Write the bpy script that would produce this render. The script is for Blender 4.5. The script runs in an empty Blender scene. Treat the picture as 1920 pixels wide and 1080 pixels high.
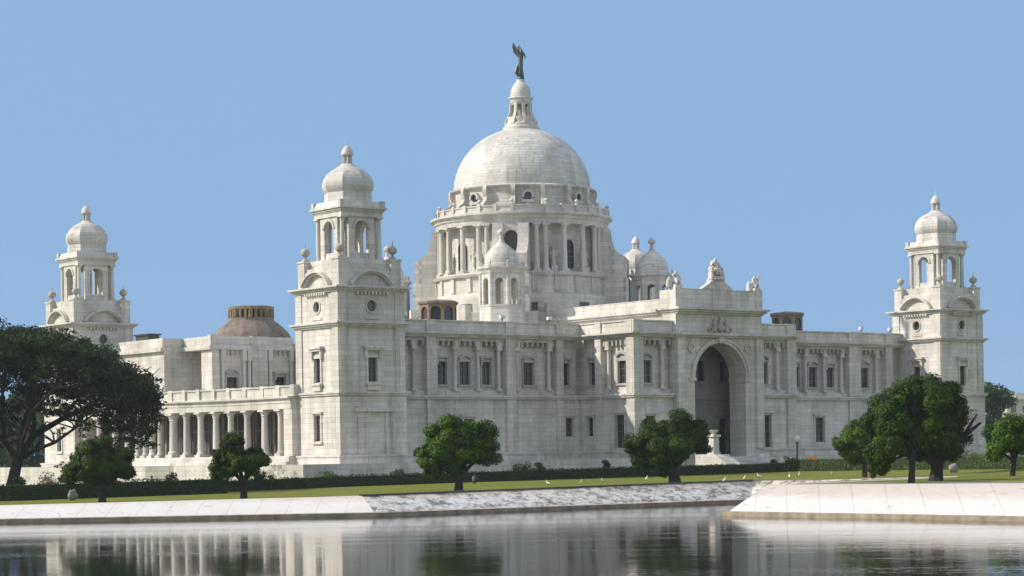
import bpy, bmesh, math, random
import numpy as np
from mathutils import Vector, Matrix

R = math.radians
random.seed(7)
rng = np.random.default_rng(7)
SC = bpy.context.scene
COL = SC.collection

# ------------------------------------------------------------------ camera
CAM = np.array([-179.438, -229.449, 2.660])
YAW, FPX, ROLL, YH = 0.66039, 4112.78, 0.016, 847.14
FW = np.array([math.sin(YAW), math.cos(YAW), 0.0])
RT = np.array([math.cos(YAW), -math.sin(YAW), 0.0])
UP = np.array([0.0, 0.0, 1.0])
cd = bpy.data.cameras.new('camera')
cam = bpy.data.objects.new('camera', cd)
COL.objects.link(cam)
cr, sr = math.cos(ROLL), math.sin(ROLL)
cx = cr * RT - sr * UP
cy = sr * RT + cr * UP
cz = -FW
cam.matrix_world = Matrix(((cx[0], cy[0], cz[0], CAM[0]), (cx[1], cy[1], cz[1], CAM[1]),
                           (cx[2], cy[2], cz[2], CAM[2]), (0, 0, 0, 1)))
cd.sensor_width = 36.0
cd.lens = FPX / 1920 * 36
cd.shift_x = -sr * (YH - 540) / 1920
cd.shift_y = cr * (YH - 540) / 1920
cd.clip_start = 0.5
cd.clip_end = 6000
SC.camera = cam

# ------------------------------------------------------------------ sun and sky
SUN_AZ, SUN_EL = R(146.0), R(35.4)          # direction towards the sun: angle from +X, height
sdir = Vector((math.cos(SUN_AZ) * math.cos(SUN_EL), math.sin(SUN_AZ) * math.cos(SUN_EL), math.sin(SUN_EL)))
ld = bpy.data.lights.new('sun', 'SUN')
ld.energy = 5.0
ld.angle = R(0.5)
ld.color = (1.0, 0.92, 0.815)
sun = bpy.data.objects.new('sun', ld)
COL.objects.link(sun)
sun.rotation_euler = (-sdir).to_track_quat('-Z', 'Y').to_euler()
sun.location = (-120, 60, 120)

world = bpy.data.worlds.new('World')
SC.world = world
world.use_nodes = True
wn, wl = world.node_tree.nodes, world.node_tree.links
wn.clear()
w_out = wn.new('ShaderNodeOutputWorld')
w_bg = wn.new('ShaderNodeBackground')
w_sky = wn.new('ShaderNodeTexSky')
w_sky.sky_type = 'NISHITA'
w_sky.sun_disc = False
w_sky.sun_elevation = SUN_EL
w_sky.sun_rotation = math.pi / 2 - SUN_AZ
w_sky.air_density = 1.0
w_sky.dust_density = 1.5
w_sky.ozone_density = 1.5
w_bg.inputs['Strength'].default_value = 0.11
# flat blue sky ahead of the camera; paler sky elsewhere added to neutralise shade
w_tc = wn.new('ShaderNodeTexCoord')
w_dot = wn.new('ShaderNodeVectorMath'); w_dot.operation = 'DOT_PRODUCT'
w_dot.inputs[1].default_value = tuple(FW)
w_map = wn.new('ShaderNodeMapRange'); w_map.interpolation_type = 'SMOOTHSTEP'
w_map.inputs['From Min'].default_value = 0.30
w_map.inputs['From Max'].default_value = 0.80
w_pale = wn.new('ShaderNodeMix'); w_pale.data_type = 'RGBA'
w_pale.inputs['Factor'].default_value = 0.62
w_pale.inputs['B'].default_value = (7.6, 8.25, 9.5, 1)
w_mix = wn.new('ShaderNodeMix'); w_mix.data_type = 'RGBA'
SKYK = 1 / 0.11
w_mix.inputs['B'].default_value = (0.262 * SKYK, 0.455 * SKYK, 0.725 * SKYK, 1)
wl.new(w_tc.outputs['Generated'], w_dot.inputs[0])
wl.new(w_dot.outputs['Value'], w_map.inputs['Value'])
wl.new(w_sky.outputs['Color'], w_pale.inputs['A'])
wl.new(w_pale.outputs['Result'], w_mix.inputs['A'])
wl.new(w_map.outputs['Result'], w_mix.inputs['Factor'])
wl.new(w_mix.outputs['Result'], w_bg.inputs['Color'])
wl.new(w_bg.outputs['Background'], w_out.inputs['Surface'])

SC.view_settings.view_transform = 'Standard'
SC.view_settings.look = 'None'
SC.view_settings.exposure = 0.0
SC.view_settings.gamma = 1.0


# ------------------------------------------------------------------ pixel helpers (set things out on the ground)
def ray(px, py):
    X, Y = px - 960, py - 540
    a = cr * X - sr * Y
    b = sr * X + cr * Y - (YH - 540)
    return FW + RT * a / FPX - UP * b / FPX


def gp(px, py, z):
    d = ray(px, py)
    return CAM + (z - CAM[2]) / d[2] * d


def sstep(a, b, v):
    t = min(1.0, max(0.0, (v - a) / (b - a)))
    return t * t * (3 - 2 * t)


def lawn_z(x, y):
    lat = (x - CAM[0]) * RT[0] + (y - CAM[1]) * RT[1]
    lat = max(-90.0, min(90.0, lat))
    return -0.55 + 0.0095 * (lat + 10) + 0.22 * sstep(-98, -113, y)


def gl(px, py):
    """the point of the lawn under a pixel"""
    d = ray(px, py)
    t = 100.0
    while t < 420:
        P = CAM + d * t
        if P[2] <= lawn_z(P[0], P[1]):
            break
        t += 0.25
    return np.array([P[0], P[1], lawn_z(P[0], P[1])]), t


# ------------------------------------------------------------------ materials
def nodes_of(m):
    m.use_nodes = True
    return m.node_tree.nodes, m.node_tree.links, m.node_tree.nodes['Principled BSDF']


def ramp(n, stops):
    r = n.new('ShaderNodeValToRGB')
    e = r.color_ramp.elements
    e[0].position, e[0].color = stops[0][0], (*stops[0][1], 1)
    e[1].position, e[1].color = stops[-1][0], (*stops[-1][1], 1)
    for p, c in stops[1:-1]:
        k = e.new(p); k.color = (*c, 1)
    return r


def mixrgb(n, l, mode, fac, a, b):
    m = n.new('ShaderNodeMix'); m.data_type = 'RGBA'; m.blend_type = mode
    for key, val in (('Factor', fac), ('A', a), ('B', b)):
        if isinstance(val, (int, float)):
            m.inputs[key].default_value = val
        elif isinstance(val, tuple):
            m.inputs[key].default_value = (*val, 1)
        else:
            l.new(val, m.inputs[key])
    return m.outputs['Result']


def noise(n, l, vec, scale, detail=4, rough=0.55):
    t = n.new('ShaderNodeTexNoise')
    t.inputs['Scale'].default_value = scale
    t.inputs['Detail'].default_value = detail
    t.inputs['Roughness'].default_value = rough
    if vec is not None:
        l.new(vec, t.inputs['Vector'])
    return t.outputs['Fac']


def mapping(n, l, vec, scale):
    mp = n.new('ShaderNodeMapping'); mp.inputs['Scale'].default_value = scale
    l.new(vec, mp.inputs['Vector'])
    return mp.outputs['Vector']


def marble(name, round_r=0.0, joints=True, tint=(0.69, 0.67, 0.63), dark=0.82, course=0.55, brick=2.1, center=(0, 0)):
    m = bpy.data.materials.new(name)
    n, l, bs = nodes_of(m)
    geo = n.new('ShaderNodeNewGeometry')
    pos = geo.outputs['Position']
    sep = n.new('ShaderNodeSeparateXYZ'); l.new(pos, sep.inputs[0])
    add = n.new('ShaderNodeMath')
    if round_r:
        add.operation = 'ARCTAN2'
        l.new(sep.outputs['Y'], add.inputs[0]); l.new(sep.outputs['X'], add.inputs[1])
        mul = n.new('ShaderNodeMath'); mul.operation = 'MULTIPLY'; mul.inputs[1].default_value = round_r
        l.new(add.outputs[0], mul.inputs[0]); uu = mul.outputs[0]
    else:
        add.operation = 'ADD'
        l.new(sep.outputs['X'], add.inputs[0]); l.new(sep.outputs['Y'], add.inputs[1]); uu = add.outputs[0]
    cmb = n.new('ShaderNodeCombineXYZ')
    l.new(uu, cmb.inputs['X']); l.new(sep.outputs['Z'], cmb.inputs['Y'])
    t = tint
    col = None
    if joints:
        br = n.new('ShaderNodeTexBrick')
        br.inputs['Scale'].default_value = 1.0
        br.inputs['Brick Width'].default_value = brick
        br.inputs['Row Height'].default_value = course
        br.inputs['Mortar Size'].default_value = 0.022
        br.inputs['Mortar Smooth'].default_value = 0.3
        br.inputs['Bias'].default_value = 0.0
        br.inputs['Color1'].default_value = (t[0] * 1.05, t[1] * 1.05, t[2] * 1.04, 1)
        br.inputs['Color2'].default_value = (t[0] * 0.87, t[1] * 0.875, t[2] * 0.88, 1)
        br.inputs['Mortar'].default_value = (t[0] * 0.66, t[1] * 0.65, t[2] * 0.63, 1)
        l.new(cmb.outputs[0], br.inputs['Vector'])
        col = br.outputs['Color']
    st = ramp(n, [(0.36, (dark * 0.82, dark * 0.81, dark * 0.78)), (0.62, (1, 1, 1))])
    l.new(noise(n, l, mapping(n, l, pos, (1.1, 1.1, 0.16)), 0.55, 6, 0.65), st.inputs['Fac'])
    col = mixrgb(n, l, 'MULTIPLY', 0.75, col if col else tuple(t), st.outputs['Color'])
    st2 = ramp(n, [(0.34, (0.80, 0.79, 0.75)), (0.58, (1.02, 1.01, 1.0))])
    l.new(noise(n, l, pos, 0.16, 5), st2.inputs['Fac'])
    col = mixrgb(n, l, 'MULTIPLY', 0.6, col, st2.outputs['Color'])
    so = ramp(n, [(0.57, (1, 1, 1)), (0.72, (0.56, 0.55, 0.52))])        # thin rain streaks of old soot
    l.new(noise(n, l, mapping(n, l, pos, (2.4, 2.4, 0.12)), 0.8, 5, 0.6), so.inputs['Fac'])
    col = mixrgb(n, l, 'MULTIPLY', 0.7, col, so.outputs['Color'])
    fine = ramp(n, [(0.3, (0.9, 0.9, 0.89)), (0.7, (1.03, 1.03, 1.03))])
    l.new(noise(n, l, pos, 2.6, 4), fine.inputs['Fac'])
    col = mixrgb(n, l, 'MULTIPLY', 0.8, col, fine.outputs['Color'])
    l.new(col, bs.inputs['Base Color'])
    bs.inputs['Roughness'].default_value = 0.55
    bs.inputs['Specular IOR Level'].default_value = 0.3
    bp = n.new('ShaderNodeBump'); bp.inputs['Strength'].default_value = 0.25; bp.inputs['Distance'].default_value = 0.05
    l.new(noise(n, l, pos, 3.0, 5), bp.inputs['Height'])
    l.new(bp.outputs[0], bs.inputs['Normal'])
    return m


def plain(name, rgb, rough=0.6, var=0.25, scale=1.5, metal=0.0, bump=0.2, spec=0.3):
    m = bpy.data.materials.new(name)
    n, l, bs = nodes_of(m)
    geo = n.new('ShaderNodeNewGeometry')
    r = ramp(n, [(0.3, tuple(c * (1 - var) for c in rgb)), (0.7, tuple(min(1, c * (1 + var)) for c in rgb))])
    l.new(noise(n, l, geo.outputs['Position'], scale, 6), r.inputs['Fac'])
    l.new(r.outputs['Color'], bs.inputs['Base Color'])
    bs.inputs['Roughness'].default_value = rough
    bs.inputs['Metallic'].default_value = metal
    bs.inputs['Specular IOR Level'].default_value = spec
    if bump:
        bp = n.new('ShaderNodeBump'); bp.inputs['Strength'].default_value = bump; bp.inputs['Distance'].default_value = 0.05
        l.new(noise(n, l, geo.outputs['Position'], scale * 6, 4), bp.inputs['Height'])
        l.new(bp.outputs[0], bs.inputs['Normal'])
    return m


def leafy(name, dark, light, transl=0.35, scale=1.1):
    m = bpy.data.materials.new(name)
    n, l, bs = nodes_of(m)
    geo = n.new('ShaderNodeNewGeometry')
    r = ramp(n, [(0.32, dark), (0.66, light)])
    l.new(noise(n, l, geo.outputs['Position'], scale, 3), r.inputs['Fac'])
    rv = ramp(n, [(0.0, (0.72, 0.74, 0.72)), (1.0, (1.25, 1.22, 1.1))])
    l.new(geo.outputs['Random Per Island'], rv.inputs['Fac'])
    col = mixrgb(n, l, 'MULTIPLY', 1.0, r.outputs['Color'], rv.outputs['Color'])
    l.new(col, bs.inputs['Base Color'])
    bs.inputs['Roughness'].default_value = 0.6
    bs.inputs['Specular IOR Level'].default_value = 0.15
    tr = n.new('ShaderNodeBsdfTranslucent')
    lc = mixrgb(n, l, 'MULTIPLY', 1.0, col, (1.3, 1.5, 0.5))
    l.new(lc, tr.inputs['Color'])
    mx = n.new('ShaderNodeMixShader'); mx.inputs[0].default_value = transl
    l.new(bs.outputs[0], mx.inputs[1]); l.new(tr.outputs[0], mx.inputs[2])
    l.new(mx.outputs[0], n['Material Output'].inputs['Surface'])
    return m


M_WALL = marble('ashlar_marble')
M_TRIM = marble('carved_marble', joints=False, tint=(0.65, 0.63, 0.59), dark=0.76)
M_ROUND = marble('drum_marble', round_r=11.0, course=0.6, brick=1.5)
M_DOME = marble('dome_marble', round_r=8.0, course=0.38, brick=1.6, tint=(0.67, 0.655, 0.62), dark=0.84)
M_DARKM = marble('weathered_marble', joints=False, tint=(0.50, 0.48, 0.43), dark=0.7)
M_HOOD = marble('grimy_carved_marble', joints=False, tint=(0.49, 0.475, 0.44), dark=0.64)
M_GLASS = plain('dark_window_glass', (0.030, 0.034, 0.036), 0.18, 0.3, 1.2, bump=0.0, spec=0.5)
n, l, bs = nodes_of(M_GLASS)
oi = n.new('ShaderNodeObjectInfo')
gr = ramp(n, [(0.0, (0.016, 0.018, 0.020)), (0.45, (0.034, 0.038, 0.040)), (0.75, (0.055, 0.058, 0.055)), (1.0, (0.11, 0.105, 0.095))])
l.new(oi.outputs['Random'], gr.inputs['Fac'])
l.new(mixrgb(n, l, 'MULTIPLY', 1.0, gr.outputs['Color'], (1.0, 1.0, 1.0)), bs.inputs['Base Color'])
M_FRAME = plain('grey_window_frame', (0.13, 0.135, 0.13), 0.6, 0.15, 3)
M_INNER = plain('shaded_porch_stone', (0.20, 0.19, 0.18), 0.7, 0.2, 0.8)  # inner stone darkened: the shade of porch and colonnade is in its colour
M_SHADE_PANEL = plain('brown_shade_panel', (0.055, 0.048, 0.043), 0.6, 0.3, 1.5)  # for the dark panels added as shade inside the colonnade
M_BROWN = plain('brown_roof_plaster', (0.185, 0.155, 0.13), 0.8, 0.35, 0.9)
M_OCHRE = plain('ochre_plaster', (0.21, 0.165, 0.10), 0.75, 0.3, 1.2)
M_BRONZE = plain('dark_bronze', (0.07, 0.085, 0.07), 0.45, 0.4, 2.0, metal=0.35)
M_BARK = plain('tree_bark', (0.032, 0.027, 0.023), 0.9, 0.4, 3.0, bump=0.6)
M_BARKD = plain('dry_branch_bark', (0.13, 0.10, 0.08), 0.9, 0.4, 3.0, bump=0.6)
M_LEAF = leafy('garden_tree_leaves', (0.006, 0.016, 0.002), (0.047, 0.098, 0.004), 0.14)
M_LEAFB = leafy('bright_tree_leaves', (0.008, 0.022, 0.002), (0.088, 0.172, 0.006), 0.18)
M_LEAFD = leafy('rain_tree_leaves', (0.012, 0.024, 0.009), (0.032, 0.054, 0.016), 0.18, 0.5)
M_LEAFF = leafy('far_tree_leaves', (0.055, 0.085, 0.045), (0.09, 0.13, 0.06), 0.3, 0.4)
M_HEDGE = leafy('shaded_hedge_leaves', (0.022, 0.045, 0.014), (0.045, 0.075, 0.02), 0.25, 1.2)  # darker hedge copy, with the shade on its front put into the colour
M_HEDGEL = leafy('sunlit_hedge_leaves', (0.06, 0.12, 0.015), (0.11, 0.19, 0.025), 0.3, 1.2)  # lighter hedge copy, with the sunlight on its side put into the colour
M_DRY = leafy('dry_reddish_leaves', (0.13, 0.10, 0.08), (0.22, 0.16, 0.13), 0.3, 1.0)


# ------------------------------------------------------------------ mesh builder
class MB:
    def __init__(s):
        s.V, s.F, s.FM = [], [], []
        s.m = 0
        s.world()

    def world(s):
        s.o, s.u, s.n = np.zeros(3), np.array([1., 0, 0]), np.array([0., 1., 0])
        return s

    def frame(s, o, u, n):
        s.o, s.u, s.n = np.array(o, float), np.array(u, float), np.array(n, float)
        return s

    def front(s, y, x=0.0):      # u = +X, d outwards = -Y
        return s.frame((x, y, 0), (1, 0, 0), (0, -1, 0))

    def left(s, x, y=0.0):       # u = -Y, d outwards = -X
        return s.frame((x, y, 0), (0, -1, 0), (-1, 0, 0))

    def right(s, x, y=0.0):
        return s.frame((x, y, 0), (0, 1, 0), (1, 0, 0))

    def back(s, y, x=0.0):
        return s.frame((x, y, 0), (-1, 0, 0), (0, 1, 0))

    def polar(s, ang, c=(0, 0)):  # u tangent, d radial outwards, at angle ang
        return s.frame((c[0], c[1], 0), (-math.sin(ang), math.cos(ang), 0), (math.cos(ang), math.sin(ang), 0))

    def p(s, u, d, z):
        q = s.o + s.u * u + s.n * d
        s.V.append((q[0], q[1], q[2] + z))
        return len(s.V) - 1

    def f(s, *idx):
        s.F.append(idx); s.FM.append(s.m)

    def box(s, u0, u1, d0, d1, z0, z1):
        a = [s.p(u, d, z) for z in (z0, z1) for d in (d0, d1) for u in (u0, u1)]
        for q in ((0, 1, 3, 2), (4, 6, 7, 5), (0, 4, 5, 1), (2, 3, 7, 6), (0, 2, 6, 4), (1, 5, 7, 3)):
            s.f(*[a[i] for i in q])

    def taper(s, u0, u1, d0, d1, z0, z1, e, ed=None):
        """box whose top is smaller by e on every side"""
        ed = e if ed is None else ed
        a = [s.p(u, d, z0) for d in (d0, d1) for u in (u0, u1)]
        a += [s.p(u, d, z1) for d in (d0 + ed, d1 - ed) for u in (u0 + e, u1 - e)]
        for q in ((0, 1, 3, 2), (4, 6, 7, 5), (0, 4, 5, 1), (2, 3, 7, 6), (0, 2, 6, 4), (1, 5, 7, 3)):
            s.f(*[a[i] for i in q])

    def prism(s, poly, d0, d1):
        """polygon of (u, z) extruded from d0 to d1"""
        a = [s.p(u, d0, z) for u, z in poly]
        b = [s.p(u, d1, z) for u, z in poly]
        s.f(*a); s.f(*reversed(b))
        k = len(poly)
        for i in range(k):
            j = (i + 1) % k
            s.f(a[i], b[i], b[j], a[j])

    def lathe(s, u, d, prof, n=24, a0=0.0, a1=2 * math.pi, ph=0.0):
        full = abs(a1 - a0 - 2 * math.pi) < 1e-6
        k = n if full else n + 1
        rings = []
        for r, z in prof:
            if r < 1e-5:
                rings.append([s.p(u, d, z)] * k)
            else:
                rings.append([s.p(u + r * math.cos(ph + a0 + (a1 - a0) * i / n), d + r * math.sin(ph + a0 + (a1 - a0) * i / n), z) for i in range(k)])
        for A, B in zip(rings, rings[1:]):
            for i in range(n):
                j = (i + 1) % k
                q = [A[i], A[j], B[j], B[i]]
                q = [v for t, v in enumerate(q) if v not in q[:t]]
                if len(q) > 2:
                    s.f(*q)
        if full:
            if prof[0][0] > 1e-5: s.f(*reversed(rings[0]))
            if prof[-1][0] > 1e-5: s.f(*rings[-1])

    def loop(s, u, d, prof, n=32, ph=0.0):
        """closed cross-section turned round an axis (a ring)"""
        rings = [[s.p(u + r * math.cos(ph + 2 * math.pi * i / n), d + r * math.sin(ph + 2 * math.pi * i / n), z) for i in range(n)] for r, z in prof]
        k = len(prof)
        for a in range(k):
            A, B = rings[a], rings[(a + 1) % k]
            for i in range(n):
                j = (i + 1) % n
                s.f(A[i], A[j], B[j], B[i])

    def cyl(s, u, d, z0, z1, r0, r1=None, n=12):
        s.lathe(u, d, [(r0, z0), (r0 if r1 is None else r1, z1)], n)

    def arc(s, uc, zc, r0, r1, d0, d1, n=12, a0=0.0, a1=math.pi):
        """arch ring between radii r0 and r1, from angle a0 to a1"""
        A = []
        for i in range(n + 1):
            t = a0 + (a1 - a0) * i / n
            A.append([s.p(uc + r * math.cos(t), d, zc + r * math.sin(t)) for r in (r0, r1) for d in (d0, d1)])
        for P, Q in zip(A, A[1:]):
            s.f(P[0], Q[0], Q[2], P[2]); s.f(P[1], P[3], Q[3], Q[1])
            s.f(P[0], P[1], Q[1], Q[0]); s.f(P[2], Q[2], Q[3], P[3])
        s.f(A[0][0], A[0][2], A[0][3], A[0][1]); s.f(A[-1][0], A[-1][1], A[-1][3], A[-1][2])

    def archfill(s, u0, u1, zs, zt, d0, d1, n=12):
        """the stone between a half-round opening (springing zs) and the level zt above it"""
        uc, r = (u0 + u1) / 2, (u1 - u0) / 2
        P = []
        for i in range(n + 1):
            t = math.pi - math.pi * i / n
            P.append((uc + r * math.cos(t), zs + r * math.sin(t)))
        for (ua, za), (ub, zb) in zip(P, P[1:]):
            s.prism([(ua, za), (ub, zb), (ub, zt), (ua, zt)], d0, d1)

    def wall(s, us, zs, holes, d0, d1):
        """wall from us[0]..us[1], zs[0]..zs[1] with rectangular holes (ua, ub, za, zb), built as one grid"""
        U = sorted({us[0], us[1], *[h[0] for h in holes], *[h[1] for h in holes]})
        Z = sorted({zs[0], zs[1], *[h[2] for h in holes], *[h[3] for h in holes]})
        solid = {}
        for i in range(len(U) - 1):
            for j in range(len(Z) - 1):
                uc, zc = (U[i] + U[i + 1]) / 2, (Z[j] + Z[j + 1]) / 2
                solid[i, j] = not any(h[0] < uc < h[1] and h[2] < zc < h[3] for h in holes)
        vi = {}

        def g(i, j, d):
            k = (i, j, d)
            if k not in vi:
                vi[k] = s.p(U[i], d, Z[j])
            return vi[k]
        for (i, j), ok in solid.items():
            if not ok:
                continue
            s.f(g(i, j, d1), g(i + 1, j, d1), g(i + 1, j + 1, d1), g(i, j + 1, d1))
            s.f(g(i, j, d0), g(i, j + 1, d0), g(i + 1, j + 1, d0), g(i + 1, j, d0))
            for di, dj, e in ((-1, 0, ((i, j), (i, j + 1))), (1, 0, ((i + 1, j), (i + 1, j + 1))), (0, -1, ((i, j), (i + 1, j))), (0, 1, ((i, j + 1), (i + 1, j + 1)))):
                if not solid.get((i + di, j + dj), False):
                    (a, b), (c, d) = e
                    s.f(g(a, b, d0), g(c, d, d0), g(c, d, d1), g(a, b, d1))

    def sweep(s, prof, pts, closed=False):
        """profile of (offset to the left of travel, z) carried along a plan polyline"""
        k = len(pts)
        P = [np.array(q, float) for q in pts]
        rows = []
        for i in range(k):
            a = P[i - 1] if (closed or i > 0) else P[i]
            b = P[(i + 1) % k] if (closed or i < k - 1) else P[i]
            t1 = P[i] - a; t2 = b - P[i]
            t1 = t1 / np.linalg.norm(t1) if np.linalg.norm(t1) > 1e-9 else t2 / np.linalg.norm(t2)
            t2 = t2 / np.linalg.norm(t2) if np.linalg.norm(t2) > 1e-9 else t1
            nn = np.array([-(t1 + t2)[1], (t1 + t2)[0]]); nn /= np.linalg.norm(nn)
            c = max(0.35, abs(nn @ np.array([-t1[1], t1[0]])))
            rows.append([s.p(P[i][0] + nn[0] * o / c, P[i][1] + nn[1] * o / c, z) for o, z in prof])
        m = len(prof)
        for i in range(k if closed else k - 1):
            A, B = rows[i], rows[(i + 1) % k]
            for j in range(m):
                jj = (j + 1) % m
                s.f(A[j], B[j], B[jj], A[jj])
        if not closed:
            s.f(*rows[0]); s.f(*reversed(rows[-1]))

    def tube(s, pts, rad, n=7):
        prev = None
        P = [np.array(q, float) for q in pts]
        for i, q in enumerate(P):
            t = (P[min(i + 1, len(P) - 1)] - P[max(i - 1, 0)])
            t /= np.linalg.norm(t)
            a = np.cross(t, [0.3, 0.9, 0.31]); a /= np.linalg.norm(a)
            b = np.cross(t, a)
            ring = [s.p(*(q + rad[i] * (a * math.cos(2 * math.pi * k / n) + b * math.sin(2 * math.pi * k / n)))) for k in range(n)]
            if prev:
                for k in range(n):
                    s.f(prev[k], prev[(k + 1) % n], ring[(k + 1) % n], ring[k])
            else:
                s.f(*reversed(ring))
            prev = ring
        s.f(*prev)

    def blob(s, c, r, sub=2, jig=0.0, seed=0):
        """rounded lump with radii r (3), a little uneven"""
        bm = bmesh.new()
        bmesh.ops.create_icosphere(bm, subdivisions=sub, radius=1.0)
        rg = random.Random(seed)
        ph = [rg.uniform(0, 6.28) for _ in range(6)]
        base = len(s.V)
        for v in bm.verts:
            k = 1 + jig * (math.sin(3 * v.co.x + ph[0]) * math.sin(3.1 * v.co.y + ph[1]) + 0.6 * math.sin(5.3 * v.co.z + ph[2]) * math.sin(4.7 * v.co.x + ph[3]))
            s.p(c[0] + v.co.x * r[0] * k, c[1] + v.co.y * r[1] * k, c[2] + v.co.z * r[2] * k)
        for f in bm.faces:
            s.f(*[base + v.index for v in f.verts])
        bm.free()

    def mesh(s, name, mats, smooth=35, fix=True):
        me = bpy.data.meshes.new(name)
        me.from_pydata(s.V, [], s.F)
        for m in (mats if isinstance(mats, (list, tuple)) else [mats]):
            me.materials.append(m)
        me.polygons.foreach_set('material_index', s.FM)
        if fix:
            bm = bmesh.new(); bm.from_mesh(me)
            bmesh.ops.recalc_face_normals(bm, faces=bm.faces)
            bm.to_mesh(me); bm.free()
        if smooth:
            me.shade_smooth()
            me.set_sharp_from_angle(angle=R(smooth))
        me.update()
        return me

    def build(s, name, mats, parent=None, smooth=35, loc=None, fix=True):
        o = bpy.data.objects.new(name, s.mesh(name, mats, smooth, fix))
        COL.objects.link(o)
        if parent is not None:
            o.parent = parent
        if loc is not None:
            o.location = loc
        return o


def tag(o, label=None, cat=None, group=None, kind=None):
    if label: o['label'] = label
    if cat: o['category'] = cat
    if group: o['group'] = group
    if kind: o['kind'] = kind
    return o


def empty(name, loc=(0, 0, 0), parent=None):
    o = bpy.data.objects.new(name, None)
    o.empty_display_size = 0.5
    COL.objects.link(o)
    o.location = loc
    if parent is not None: o.parent = parent
    return o


def copy_tree(o, parent=None):
    c = o.copy(); COL.objects.link(c); c.parent = parent
    for ch in list(o.children):
        copy_tree(ch, c)
    return c


# ================================================================== GROUND AND WATER
WZ = -2.0
WLINE = [(-420, 140), (-140, -55.9), (-110, -77), (-87, -93.2), (-48, -93.2), (-48, -116.5), (-74.5, -118.5), (-74.5, -330)]
TLINE = [(-418.4, 142.6), (-138.6, -53.4), (-108.6, -74.6), (-86.2, -90.4), (-45, -90.4), (-45, -113.6), (-68.0, -115.6), (-68.0, -330)]


def dense(line, step):
    out = []
    for a, b in zip(line, line[1:]):
        a, b = np.array(a, float), np.array(b, float)
        k = max(1, int(np.linalg.norm(b - a) / step))
        out += [tuple(a + (b - a) * i / k) for i in range(k)]
    return out + [tuple(map(float, line[-1]))]


m = bpy.data.materials.new('pond_water')
n, l, bs = nodes_of(m)
geo = n.new('ShaderNodeNewGeometry')
bs.inputs['Base Color'].default_value = (0.018, 0.022, 0.016, 1)
bs.inputs['Roughness'].default_value = 0.058
bs.inputs['IOR'].default_value = 1.33
bs.inputs['Specular IOR Level'].default_value = 0.42
rot = n.new('ShaderNodeMapping'); rot.inputs['Rotation'].default_value = (0, 0, YAW)
l.new(geo.outputs['Position'], rot.inputs['Vector'])
nz1 = noise(n, l, mapping(n, l, rot.outputs[0], (1.0, 1.6, 1)), 1.1, 3)
nz2 = noise(n, l, mapping(n, l, rot.outputs[0], (0.25, 1.2, 1)), 0.35, 2)
mth = n.new('ShaderNodeMath'); mth.operation = 'ADD'
l.new(nz1, mth.inputs[0]); l.new(nz2, mth.inputs[1])
# breeze-ruffled patch on the left of the pond
pat = ramp(n, [(0.45, (0.22, 0.22, 0.22)), (0.62, (1, 1, 1))])
l.new(noise(n, l, mapping(n, l, rot.outputs[0], (0.02, 0.16, 1)), 1.0, 3), pat.inputs['Fac'])
bp = n.new('ShaderNodeBump'); bp.inputs['Distance'].default_value = 0.011
l.new(pat.outputs['Color'], bp.inputs['Strength'])
l.new(mth.outputs[0], bp.inputs['Height'])
l.new(bp.outputs[0], bs.inputs['Normal'])
M_WATER = m
mb = MB()
a = [mb.p(x, y, WZ) for x, y in ((-600, -420), (60, -420), (60, 260), (-600, 260))]
mb.f(*a)
tag(mb.build('water', M_WATER, smooth=0), 'still pond water mirroring the white building', kind='structure')

m = bpy.data.materials.new('lawn_grass')
n, l, bs = nodes_of(m)
geo = n.new('ShaderNodeNewGeometry')
r1 = ramp(n, [(0.3, (0.105, 0.145, 0.020)), (0.5, (0.155, 0.18, 0.030)), (0.70, (0.225, 0.19, 0.06))])
l.new(noise(n, l, geo.outputs['Position'], 0.22, 6, 0.65), r1.inputs['Fac'])
r2 = ramp(n, [(0.3, (0.68, 0.72, 0.6)), (0.7, (1.15, 1.12, 1.05))])
l.new(noise(n, l, geo.outputs['Position'], 3.0, 5, 0.7), r2.inputs['Fac'])
col = mixrgb(n, l, 'MULTIPLY', 1.0, r1.outputs['Color'], r2.outputs['Color'])
r3 = ramp(n, [(0.56, (0, 0, 0)), (0.68, (1, 1, 1))])
l.new(noise(n, l, mapping(n, l, geo.outputs['Position'], (0.09, 0.2, 1)), 0.9, 6, 0.7), r3.inputs['Fac'])
col = mixrgb(n, l, 'MIX', r3.outputs['Color'], col, (0.215, 0.165, 0.075))
l.new(col, bs.inputs['Base Color'])
bs.inputs['Roughness'].default_value = 0.9
bs.inputs['Specular IOR Level'].default_value = 0.1
bp = n.new('ShaderNodeBump'); bp.inputs['Strength'].default_value = 0.8; bp.inputs['Distance'].default_value = 0.1
l.new(noise(n, l, geo.outputs['Position'], 8.0, 4), bp.inputs['Height'])
l.new(bp.outputs[0], bs.inputs['Normal'])
M_LAWN = m

# the lawn sheet, from the bank's top edge out to the horizon
mb = MB()
top = dense(TLINE, 6.0)
far = []
for i, (x, y) in enumerate(top):
    far.append((x, y))
rows = []
offs = [0, 3, 8, 16, 28, 44, 70, 110, 170, 300, 500, 900]
# each row goes from the bank inland along +X+Y
for x, y in top:
    rows.append([mb.p(x + o * 0.90, y + o * 0.44, lawn_z(x + o * 0.90, y + o * 0.44)) for o in offs])
for A, B in zip(rows, rows[1:]):
    for j in range(len(offs) - 1):
        mb.f(A[j], A[j + 1], B[j + 1], B[j])
tag(mb.build('lawn', M_LAWN, smooth=60), 'sunlit lawn between the pond and the white building', kind='structure')

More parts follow.
